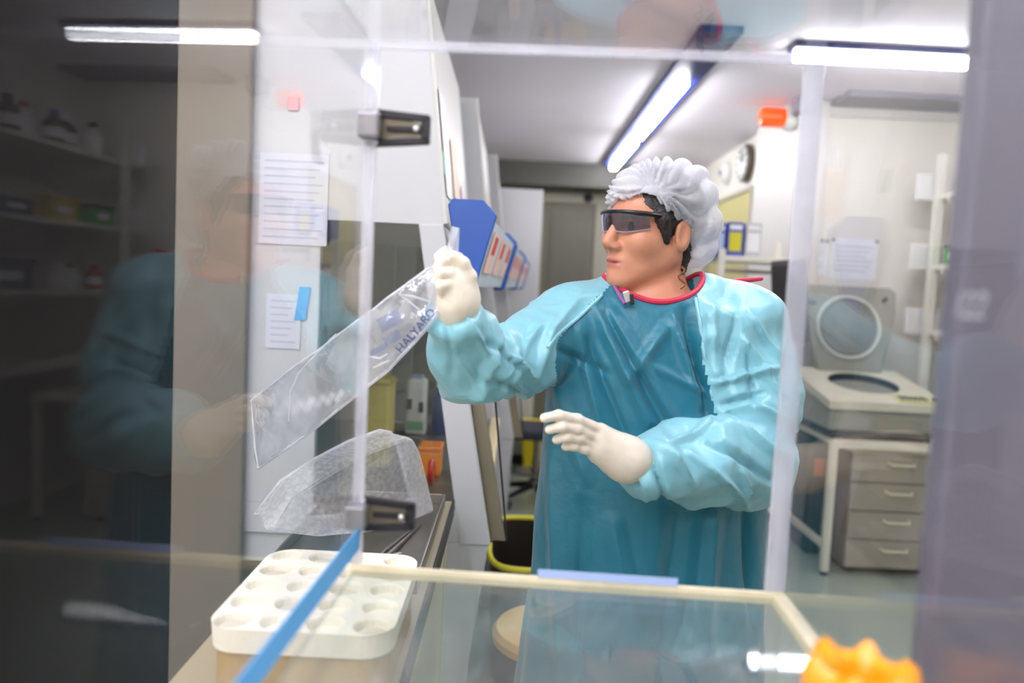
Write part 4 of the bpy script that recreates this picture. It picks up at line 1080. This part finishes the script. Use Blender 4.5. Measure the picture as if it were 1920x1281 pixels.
# ------------------------------------------------------------------ gown: one garment field, split along its seams
SR0, SL0 = P(1150, 562, 1.435), P(1320, 568, 1.44)
def arm_r(X): return chain_(X, [SR0, SR + np.array([.01, .0, -.012]), UR, ER, FR, CR], (.050, .066, .060, .050, .046, .040), .035)
def arm_l(X): return chain_(X, [SL0, SL + np.array([-.012, 0, -.006]), UL, EL, FL, CL], (.058, .080, .074, .067, .062, .043), .035)
def cut_(X, a, b, off):
    c = np.array(b); ax = c - np.array(a); ax /= np.linalg.norm(ax)
    return (X[0] - c[0]) * ax[0] + (X[1] - c[1]) * ax[1] + (X[2] - c[2]) * ax[2] - off
def garment_(X):
    t_ = torso_(X)
    near = lambda c: np.sqrt((X[0] - c[0]) ** 2 + (X[1] - c[1]) ** 2 + (X[2] - c[2]) ** 2) < .13
    r_ = arm_r(X); r_ = np.where(near(CR), smax(r_, cut_(X, FR, CR, .004), .006), r_)
    l_ = arm_l(X); l_ = np.where(near(CL), smax(l_, cut_(X, FL, CL, .004), .006), l_)
    d = smin(smin(t_, r_, .022), l_, .022)
    opening = (np.sqrt(((X[0] - NC[0]) / NR[0]) ** 2 + ((X[1] - NC[1]) / NR[1]) ** 2) - 1) * .07
    d = smax(d, np.where(X[2] > 1.34, -opening, -1.0), .004)
    return np.maximum(d, .40 - X[2])
gx = np.arange(-.19, .62, .0045, dtype=np.float32); gy = np.arange(1.05, 1.66, .0045, dtype=np.float32); gz = axis(.385, 1.54, .97, 1.54, .012, .0045).astype(np.float32)
X = grid_(gx, gy, gz)
V, Q = nets(garment_(X), gx.astype(float), gy.astype(float), gz.astype(float)); del X
V = relax(V, Q, 2, .5)
# which panel does a point belong to: 0 front, 1 raised sleeve, 2 lowered sleeve
vx, vy = to_px(V); VT = [V[:, 0], V[:, 1], V[:, 2]]
dt, dr, dl = torso_(VT), arm_r(VT), arm_l(VT)
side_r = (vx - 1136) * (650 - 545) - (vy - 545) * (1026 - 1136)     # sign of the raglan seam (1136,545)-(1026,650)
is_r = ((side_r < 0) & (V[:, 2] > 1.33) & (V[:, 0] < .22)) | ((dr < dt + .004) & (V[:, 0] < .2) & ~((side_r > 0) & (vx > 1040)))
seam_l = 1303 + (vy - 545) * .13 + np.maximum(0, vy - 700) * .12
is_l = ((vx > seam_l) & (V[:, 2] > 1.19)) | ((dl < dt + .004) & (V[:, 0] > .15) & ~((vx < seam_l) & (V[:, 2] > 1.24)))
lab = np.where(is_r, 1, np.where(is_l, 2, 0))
def soften(ind, it=14): return relax(np.repeat(ind.astype(float)[:, None], 3, 1), Q, it, .8)[:, 0]
w1, w2 = soften(lab == 1), soften(lab == 2); w0 = np.clip(1 - w1 - w2, 0, 1)
N = vnormals(V, Q)
D = folds(V, N, [(1082, 610, 1128, 800, 16, .009), (1118, 580, 1215, 790, 18, .013), (1148, 590, 1300, 850, 17, .011), (1252, 612, 1180, 712, 18, .010),
                 (1262, 600, 1318, 760, 14, .013), (1285, 590, 1335, 800, 22, -.018), (1230, 690, 1330, 740, 12, .007), (1100, 640, 1180, 840, 13, -.009), (1135, 590, 1250, 800, 12, -.008),
                 (1035, 860, 1050, 1250, 20, .011), (1090, 950, 1080, 1250, 26, -.011), (1150, 980, 1200, 1250, 26, .009), (1270, 960, 1240, 1230, 30, -.011),
                 (1340, 950, 1320, 1240, 22, .013), (1400, 930, 1415, 1180, 18, -.013), (1040, 700, 1100, 900, 18, .007), (1180, 860, 1330, 980, 24, .008), (1036, 650, 1140, 700, 12, -.008)]) * w0
Dr = folds(V, N, [(1010, 615, 940, 705, 11, .010), (985, 640, 930, 735, 9, -.010), (925, 640, 888, 740, 10, .013), (915, 655, 1000, 705, 8, .010), (830, 620, 900, 720, 10, .008),
               (1035, 605, 1000, 720, 12, .009), (960, 720, 1010, 745, 8, .008), (875, 600, 918, 680, 8, .009), (900, 700, 990, 740, 9, -.009), (905, 640, 960, 690, 8, -.010), (1090, 560, 1020, 640, 9, .005), (840, 600, 850, 700, 9, -.006)]) * w1
Dl = folds(V, N, [(1330, 580, 1345, 700, 9, .008), (1372, 600, 1360, 720, 12, -.010), (1385, 640, 1440, 700, 10, .013), (1400, 590, 1470, 680, 10, .009), (1330, 720, 1460, 690, 9, .011),
               (1350, 760, 1430, 740, 11, -.013), (1340, 790, 1460, 860, 11, .014), (1330, 830, 1440, 900, 10, -.013), (1230, 835, 1300, 905, 10, .014), (1215, 840, 1245, 935, 9, -.012),
               (1290, 850, 1390, 930, 10, .012), (1200, 820, 1215, 920, 8, .009), (1420, 760, 1475, 800, 9, .010), (1380, 880, 1400, 945, 9, .010), (1400, 660, 1412, 760, 9, -.009), (1260, 830, 1330, 800, 9, .009), (1440, 700, 1480, 760, 8, .008)]) * w2
D = D + Dr + Dl
up = np.clip((1.47 - V[:, 2]) / .06, 0, 1)
body_n = .045 * (worley(V, 60, (-.05, 1.2, .4), (.62, 1.7, 1.5), (1, 1, .38)) - .07) + .05 * (worley(V, 300, (-.05, 1.2, .9), (.62, 1.7, 1.5), (1, .8, .6)) - .035)
slv_n = .20 * (worley(V, 260, (-.19, 1.05, 1.0), (.62, 1.66, 1.54)) - .040) + .16 * (worley(V, 1300, (-.19, 1.05, 1.0), (.62, 1.66, 1.54)) - .022)
D = D * 1.5 + (w0 * 1.5 * body_n + (1 - w0) * 1.7 * slv_n) * up
hem = np.clip((.9 - V[:, 2]) / .5, 0, 1)
th = np.arctan2(V[:, 1] - BY, V[:, 0] - BX); D += hem * .014 * np.sin(th * 9 + 3 * np.sin(th * 2))
V = V + N * D[:, None]
V = relax(V, Q, 1, .12)

def cloth(name, rgb, rough):
    return mat(name, rgb, rough, var=.05, scale=14, sheen=.2, bump=.25, bscale=38, spec=.55)
M_gown = cloth('gown_teal', (30, 114, 136), .42); M_slv = cloth('gown_sleeve_lit', (134, 195, 208), .33)  # one cloth; sleeves coloured paler to carry the light from above
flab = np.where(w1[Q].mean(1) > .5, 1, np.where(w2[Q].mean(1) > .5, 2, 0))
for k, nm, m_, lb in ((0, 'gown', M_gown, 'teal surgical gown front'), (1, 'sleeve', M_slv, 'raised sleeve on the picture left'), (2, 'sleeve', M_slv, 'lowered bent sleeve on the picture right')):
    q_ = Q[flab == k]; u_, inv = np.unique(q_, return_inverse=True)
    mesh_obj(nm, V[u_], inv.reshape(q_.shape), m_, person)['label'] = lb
sx2, sy2 = to_px(V)
def on_cloth(px_, py_):
    m_ = np.hypot(sx2 - px_, sy2 - py_) < 7
    k = np.flatnonzero(m_); k = k[np.argsort(V[k, 1])[:6]]
    return V[k].mean(0) + np.array([0, -.0012, .0004])
def seam(pts_):
    q_ = np.array([on_cloth(*p) for p in pts_])
    for _ in range(4): q_[1:-1] = q_[1:-1] * .4 + .3 * (q_[2:] + q_[:-2])
    MB().tube([tuple(p) for p in q_], .0034, 6).build('sleeve_seam', M_seam, person, True)
M_seam = mat('seam_pale', (150, 206, 218), .5)
seam([(1130 - 104 * t_ / 17, 551 + 99 * t_ / 17) for t_ in range(18)])
seam([(1303 + .13 * (t_ * 9 + 11) + .12 * max(0, t_ * 9 - 144), 556 + t_ * 9) for t_ in range(25)])

# red neckline binding along the real edge of the opening
ring = []
zz = np.linspace(1.52, 1.36, 161)
for a in np.linspace(0, 2 * math.pi, 48, endpoint=False):
    x, y = NC[0] + (NR[0] + .004) * math.cos(a), NC[1] + (NR[1] + .004) * math.sin(a)
    XX = [np.full(161, x), np.full(161, y), zz]
    g = smin(smin(torso_(XX), arm_r(XX), .022), arm_l(XX), .022)
    k = int(np.argmax(g < 0)) if (g < 0).any() else 160
    ring.append([x, y, zz[k]])
ring = np.array(ring)
for _ in range(3): ring = ring * .5 + .25 * (np.roll(ring, 1, 0) + np.roll(ring, -1, 0))
M_red = mat('binding_red', (206, 44, 78), .5)
MB().tube([tuple(p) for p in ring], .0055, 8, True).build('collar_binding', M_red, person, True)
cp = [P(1312, 548, 1.43), P(1345, 536, 1.45), P(1385, 527, 1.50), P(1428, 523, 1.55)]
MB().tube([tuple(p) for p in cp], [.005, .006, .006, .004], 8).build('collar_tie', M_red, person, True)

# ------------------------------------------------------------------ hair, cap, goggles
def field_obj(fn, lo, hi, h, name, m, rel=1, disp=None):
    gx, gy, gz = (np.arange(lo[i], hi[i], h) for i in range(3))
    X = grid_(gx, gy, gz); V, Q = nets(fn(X), gx, gy, gz); V = relax(V, Q, rel, .5)
    if disp is not None: N = vnormals(V, Q); V = V + N * disp(V, N)[:, None]
    return mesh_obj(name, V, Q, m, person)
def hair_(X):
    L = hloc(X)
    d = ell_(L, (-.020, 0, .034), (.103, .0805, .092))
    d = smax(d, L[0] - (.066 - .5 * np.maximum(0, .045 - L[2])), .008)
    d = smax(d, -.048 - L[2] - .3 * L[0], .01)
    for s in (-1, 1): d = smin(d, cap_(L, (.036, s * .068, .02), (.024, s * .068, -.018), .015, .008), .012)
    for s in (-1, 1): d = smax(d, -ell_(L, (-.008, s * .088, -.008), (.018, .02, .030)), .006)
    d = smin(d, cap_(L, (-.045, .045, -.03), (-.042, .048, -.072), .020, .010), .015)
    return d
b0, b1 = Hc - .17, Hc + .18
M_hair = mat('hair_dark', (40, 32, 30), .45, var=.35, scale=90, bump=.35, bscale=140)
field_obj(hair_, b0, b1, .0035, 'hair', M_hair, 1, lambda V, N: .0012 * np.sin(V[:, 2] * 900 + 60 * np.sin(V[:, 0] * 40)))
PIN = np.array([.062, .052, .070])
def capf(X):
    L = hloc(X)
    d = ell_(L, (-.018, .0, .055), (.112, .092, .080))
    d = smin(d, ell_(L, (-.078, .030, .000), (.050, .062, .070)), .04)
    d = smin(d, ell_(L, (-.02, .03, .084), (.080, .060, .050)), .03)
    low = .066 + (L[0] - .095) * .72 + .016 * np.clip(L[1] / .06, 0, 1) * np.clip((L[0] + .06) / .06, 0, 1)
    d = smax(d, low - L[2], .012)
    inner = ell_(L, (-.020, 0, .036), (.1045, .082, .0935))
    d = smax(d, -inner, .003)
    return d
def cap_disp(V, N):
    L = np.stack(hloc(V.T), 1); q = L - PIN; r = np.linalg.norm(q, axis=1)
    th = np.arctan2(q[:, 2], -q[:, 0] + .4 * q[:, 1])
    rid = np.abs(np.sin(th * 11 + 2.2 * np.sin(th * 3 + 30 * r) + 18 * r)) - .5
    amp = .009 * np.clip(r / .05, 0, 1) * np.clip(1.5 - r / .2, .3, 1)
    pinch = -.014 * np.exp(-(r / .022) ** 2)
    low = L[:, 2] - (.066 + (L[:, 0] - .095) * .72)
    edge = .003 * np.exp(-(low / .012) ** 2) * np.sin(np.arctan2(L[:, 1], L[:, 0]) * 34)
    return np.sign(rid) * np.abs(rid * 2) ** .8 * .5 * amp * 1.3 + pinch + edge + .06 * (worley(V, 90, b0, b1) - .03)
M_cap = clear('cap_gauze', (.97, .97, 1), haze=.72, hazecol=(.93, .93, .97), rough=.45, gain=.5, bump=.5, bscale=55)
field_obj(capf, Hc - .20, Hc + .20, .0035, 'hair_cap', M_cap, 1, cap_disp)['label'] = 'white pleated bouffant cap'
curve = [(.004, .080, .024), (.040, .074, .026), (.068, .066, .027), (.086, .052, .028), (.098, .032, .029), (.1045, .012, .029), (.1055, 0, .029), (.1045, -.012, .029), (.098, -.032, .029), (.086, -.052, .028), (.068, -.066, .027), (.04, -.074, .026), (.004, -.080, .024)]
MB().tube([hw(*p) for p in curve], [.003, .0035, .0045, .0045, .004, .0038, .0036, .0038, .004, .0045, .0045, .0035, .003], 8).build('goggle_frame', mat('frame_black', (26, 24, 34), .3), person, True)
lensc = curve[2:-2]
lz = []
nl = 5; V = []; F = []
for j in range(nl):
    for i, (x, y, z) in enumerate(lensc):
        u = abs(y) / .066
        drop = .039 * (1 - .32 * u ** 3) * (1 - .34 * max(0, 1 - abs(y) / .014))
        tt = j / (nl - 1)
        V.append(tuple(hw(x - .006 * tt ** 2 + .002, y, z - drop * tt)))
for j in range(nl - 1):
    F += [(j * len(lensc) + i, j * len(lensc) + i + 1, (j + 1) * len(lensc) + i + 1, (j + 1) * len(lensc) + i) for i in range(len(lensc) - 1)]
MB().add(V, F).build('goggle_lens', clear('lens_tint', (.30, .26, .37), haze=.06, hazecol=(.6, .6, .7), gain=1.6), person, True)
low_ = V[(nl - 1) * len(lensc):]
MB().tube(low_, .0014, 6).build('lens_rim', clear('lens_rim', haze=.6, hazecol=(.6, .5, .5)), person, True)

# loose curl, lanyard and clip at the neck
cl_ = [P(1278 + 6 * math.sin(k * 1.1), 500 + k * 4.6, 1.375) for k in range(10)]
MB().tube([tuple(p) for p in cl_], .0022, 6).build('hair_curl', mat('hair_brown', (128, 88, 48), .4), person, True)
ln_ = [P(1152, 536, 1.375), P(1160, 552, 1.352), P(1172, 570, 1.338)]
MB().tube([tuple(p) for p in ln_], .0035, 6).build('lanyard', mat('lanyard_violet', (150, 90, 150), .5), person, True)
c = P(1176, 556, 1.342)
MB().box(c[0] - .006, c[0] + .006, c[1] - .004, c[1] + .004, c[2] - .011, c[2] + .010, Matrix.Rotation(rad(-20), 3, 'Y')).build('badge_clip', M_riv, person, bevel=.002)
MB().box(c[0] + .004, c[0] + .012, c[1] - .005, c[1] + .003, c[2] - .014, c[2] + .005, Matrix.Rotation(rad(-10), 3, 'Y')).build('clip_tab', M_dark, person, bevel=.002)

# trousers and shoes
for s in (-1, 1):
    MB().tube([(BX + s * .09, BY, .80), (BX + s * .095, BY - .01, .48), (BX + s * .10, BY + .01, .10)], [.10, .078, .06], 20).build('trouser_leg', mat('trouser_navy', (44, 52, 74), .7), person, True)
    n = 20; V = []; F = []
    for z, sc_ in ((0.0, 1.0), (.02, 1.02), (.05, .95), (.075, .72), (.095, .5)):
        for k in range(n):
            a = 2 * math.pi * k / n
            V.append((BX + s * .108 + .045 * sc_ * math.cos(a), BY - .06 + .13 * math.sin(a) * (sc_ if math.sin(a) < 0 else 1.0) * (1.0 if z < .06 else .85), z))
    for i in range(4): F += [(i * n + k, i * n + (k + 1) % n, (i + 1) * n + (k + 1) % n, (i + 1) * n + k) for k in range(n)]
    MB().add(V, F + [list(range(n)), list(range(4 * n, 5 * n))]).build('shoe', mat('shoe_white', (210, 210, 208), .5), person, True)

# ------------------------------------------------------------------ gloved hands
M_glove = mat('glove_latex', (238, 226, 208), .42, var=.04, scale=40, sss=.08, bump=.10, bscale=90)
def hand(fingers, palm, lo, hi, label):
    def fn(X):
        d = None
        for a, b, ra, rb in palm:
            c = cap_(X, a, b, ra, rb); d = c if d is None else smin(d, c, .022)
        fs = None
        for pts_, rr_ in fingers:
            c = chain_(X, pts_, [q * .87 for q in rr_], .005); fs = c if fs is None else smin(fs, c, .0012)
        return smin(d, fs, .006)
    gx, gy, gz = (np.arange(lo[i], hi[i], .0022) for i in range(3))
    X = grid_(gx, gy, gz); V, Q = nets(fn(X), gx, gy, gz); V = relax(V, Q, 1, .4); N = vnormals(V, Q)
    # wrinkles across the wrist
    V = V + N * (.035 * (worley(V, 900, lo, hi) - .008) + .02 * (worley(V, 160, lo, hi) - .012))[:, None]
    o = mesh_obj('glove', V, Q, M_glove, person); o['label'] = label; return o
# picture right hand of the lowered arm: back of the hand to the viewer, fingers to the picture left
W0 = P(1205, 868, 1.21)
kn = [P(1117, 803, 1.150), P(1112, 820, 1.148), P(1110, 836, 1.150), P(1116, 851, 1.156)]
pm = [(W0, P(1172, 858, 1.188), .033, .031), (P(1172, 852, 1.188), P(1124, 812, 1.160), .026, .016), (P(1172, 862, 1.188), P(1120, 832, 1.158), .028, .016), (P(1172, 868, 1.188), P(1122, 850, 1.162), .026, .015)]
fg = [([kn[0], P(1082, 787, 1.125), P(1048, 779, 1.105), P(1021, 784, 1.092)], (.0105, .0098, .0092, .0080)),
      ([kn[1], P(1080, 804, 1.122), P(1052, 800, 1.105), P(1030, 806, 1.098)], (.0105, .0098, .0092, .0080)),
      ([kn[2], P(1085, 822, 1.128), P(1062, 819, 1.115), P(1044, 825, 1.112)], (.0100, .0094, .0088, .0078)),
      ([kn[3], P(1095, 842, 1.138), P(1077, 836, 1.130), P(1060, 838, 1.128)], (.0092, .0085, .0080, .0072)),
      ([P(1160, 838, 1.20), P(1130, 815, 1.205), P(1102, 805, 1.200), P(1080, 806, 1.192)], (.017, .0125, .011, .009))]
hand(fg, pm, P(1000, 930, 1.15) - np.array([.01, .10, 0]), P(1225, 740, 1.15) + np.array([.02, .11, 0]), 'lowered open gloved hand')
# raised hand pinching the neck of the bag
W1 = P(853, 592, 1.132)
pm = [(W1, P(860, 562, 1.122), .030, .029), (P(858, 565, 1.122), P(866, 520, 1.122), .026, .020), (P(856, 565, 1.115), P(850, 530, 1.108), .025, .019)]
fg = [([P(868, 514, 1.128), P(858, 486, 1.122), P(836, 474, 1.108), P(822, 482, 1.098)], (.0125, .0112, .0102, .0088)),
      ([P(862, 520, 1.116), P(848, 496, 1.106), P(828, 492, 1.094), P(820, 504, 1.092)], (.0120, .0110, .0100, .0088)),
      ([P(856, 530, 1.106), P(842, 514, 1.094), P(826, 514, 1.086), P(822, 526, 1.088)], (.0115, .0105, .0096, .0085)),
      ([P(850, 546, 1.102), P(838, 534, 1.090), P(827, 536, 1.084), P(827, 547, 1.088)], (.0105, .0095, .0088, .0078)),
      ([P(872, 552, 1.112), P(880, 520, 1.108), P(868, 494, 1.100), P(850, 480, 1.094)], (.0150, .0125, .0110, .0090))]
hand(fg, pm, P(790, 625, 1.12) - np.array([.0, .075, 0]), P(905, 440, 1.12) + np.array([0.01, .06, 0]), 'raised gloved hand closed on the bag')

# ------------------------------------------------------------------ clear plastic bag hanging from the raised hand
st = [((846, 424), (862, 428), 1.10), ((838, 462), (860, 466), 1.10), ((832, 492), (858, 512), 1.105), ((800, 505), (836, 566), 1.105), ((748, 543), (803, 612), 1.10), ((705, 576), (768, 652), 1.10), ((664, 606), (728, 694), 1.15),
      ((618, 640), (655, 752), 1.23), ((565, 678), (598, 798), 1.34), ((515, 716), (543, 838), 1.46), ((470, 752), (484, 879), 1.58)]
V = []; F = []; nseg = 28
def catm(a, k):
    return a[max(0, min(len(a) - 1, k))]
fine = []
for i in range(len(st) - 1):
    for q in range(4):
        t_ = q / 4; fine.append([(st[i][c][0] * (1 - t_) + st[i + 1][c][0] * t_, st[i][c][1] * (1 - t_) + st[i + 1][c][1] * t_) for c in (0, 1)] + [st[i][2] * (1 - t_) + st[i + 1][2] * t_])
fine.append([st[-1][0], st[-1][1], st[-1][2]])
for i, (a, b, y) in enumerate(fine):
    A, B = P(a[0], a[1], y), P(b[0], b[1], y); wd = np.linalg.norm(B - A); cxx = (A + B) / 2; u = (A - B) / 2
    tk = min(.018, .16 * wd) * (1 + .35 * math.sin(i * .9))
    for k in range(nseg):
        t_ = 2 * math.pi * k / nseg
        cr_ = .35 * tk * math.sin(3 * t_ + i * .8) + .25 * tk * math.sin(7 * t_ - i * 1.3)
        V.append(cxx + u * math.cos(t_) + np.array([0, -1, 0]) * (tk * math.sin(t_) * abs(math.sin(t_)) ** .3 + cr_))
for i in range(len(fine) - 1):
    F += [(i * nseg + k, i * nseg + (k + 1) % nseg, (i + 1) * nseg + (k + 1) % nseg, (i + 1) * nseg + k) for k in range(nseg)]
bag = thing('plastic_bag', P(478, 878, 1.58), 'clear plastic bag with blue print pulled up by the gloved hand', 'bag')
M_bag = clear('bag_film', (.93, .93, .96), haze=.27, hazecol=(.97, .97, 1), rough=.05, f0=.07, gain=1.5, bump=.8, bscale=16)
MB().add(V, F).build('film', M_bag, bag, True)
sd = MB()  # edge seams, plus pale tubes painting the highlights along the folds
sd.tube([V[i * nseg] for i in range(4, len(fine))], .0018, 6); sd.tube([V[i * nseg + nseg // 2] for i in range(8, len(fine))], .0028, 6)
for pl in ([(471, 753), (474, 790), (478, 840), (484, 878)], [(630, 626), (596, 660), (560, 700), (545, 735), (541, 790)], [(796, 590), (772, 570), (748, 552), (775, 556), (806, 566)], [(748, 552), (765, 530), (800, 508)], [(690, 668), (712, 672), (726, 664)], [(700, 690), (716, 682), (730, 676)]):
    yq = lambda x: float(np.interp(x, [425, 470, 515, 565, 618, 664, 720], [1.67, 1.58, 1.46, 1.34, 1.23, 1.15, 1.10])) - .022
    sd.tube([P(x, y, yq(x)) for x, y in pl], [.0009] + [.0017] * (len(pl) - 2) + [.0009], 6)
sd.build('seam_glints', clear('bag_seam_glint', haze=.75, hazecol=(.93, .93, .98), rough=.1), bag, True)
tx = MB(); o_, e_ = P(752, 664, 1.074), P(820, 584, 1.074)
u_ = Vector(e_ - o_).normalized(); v_ = Vector((0, -1, 0)).cross(u_)
if v_.z < 0: v_ = -v_
map_text(tx, 'HALYARD', .0175, o_, u_, v_)
tx.build('lettering', mat('print_navy', (44, 54, 120), .5), bag)
pp = MB()
for (x, y, w_, h_) in ((705, 600, 40, 24), (716, 634, 30, 16), (690, 660, 34, 10)):
    a, b, c, d_ = P(x, y, 1.070), P(x + w_, y - w_ * .55, 1.070), P(x + w_ + h_ * .5, y - w_ * .55 + h_, 1.070), P(x + h_ * .5, y + h_, 1.070)
    pp.hexa([a, b, c, d_], [p + np.array([0, .0006, 0]) for p in (a, b, c, d_)])
pp.build('printed_patch', clear('patch_blue', (.82, .84, .94), haze=.07, hazecol=(.45, .5, .75)), bag)
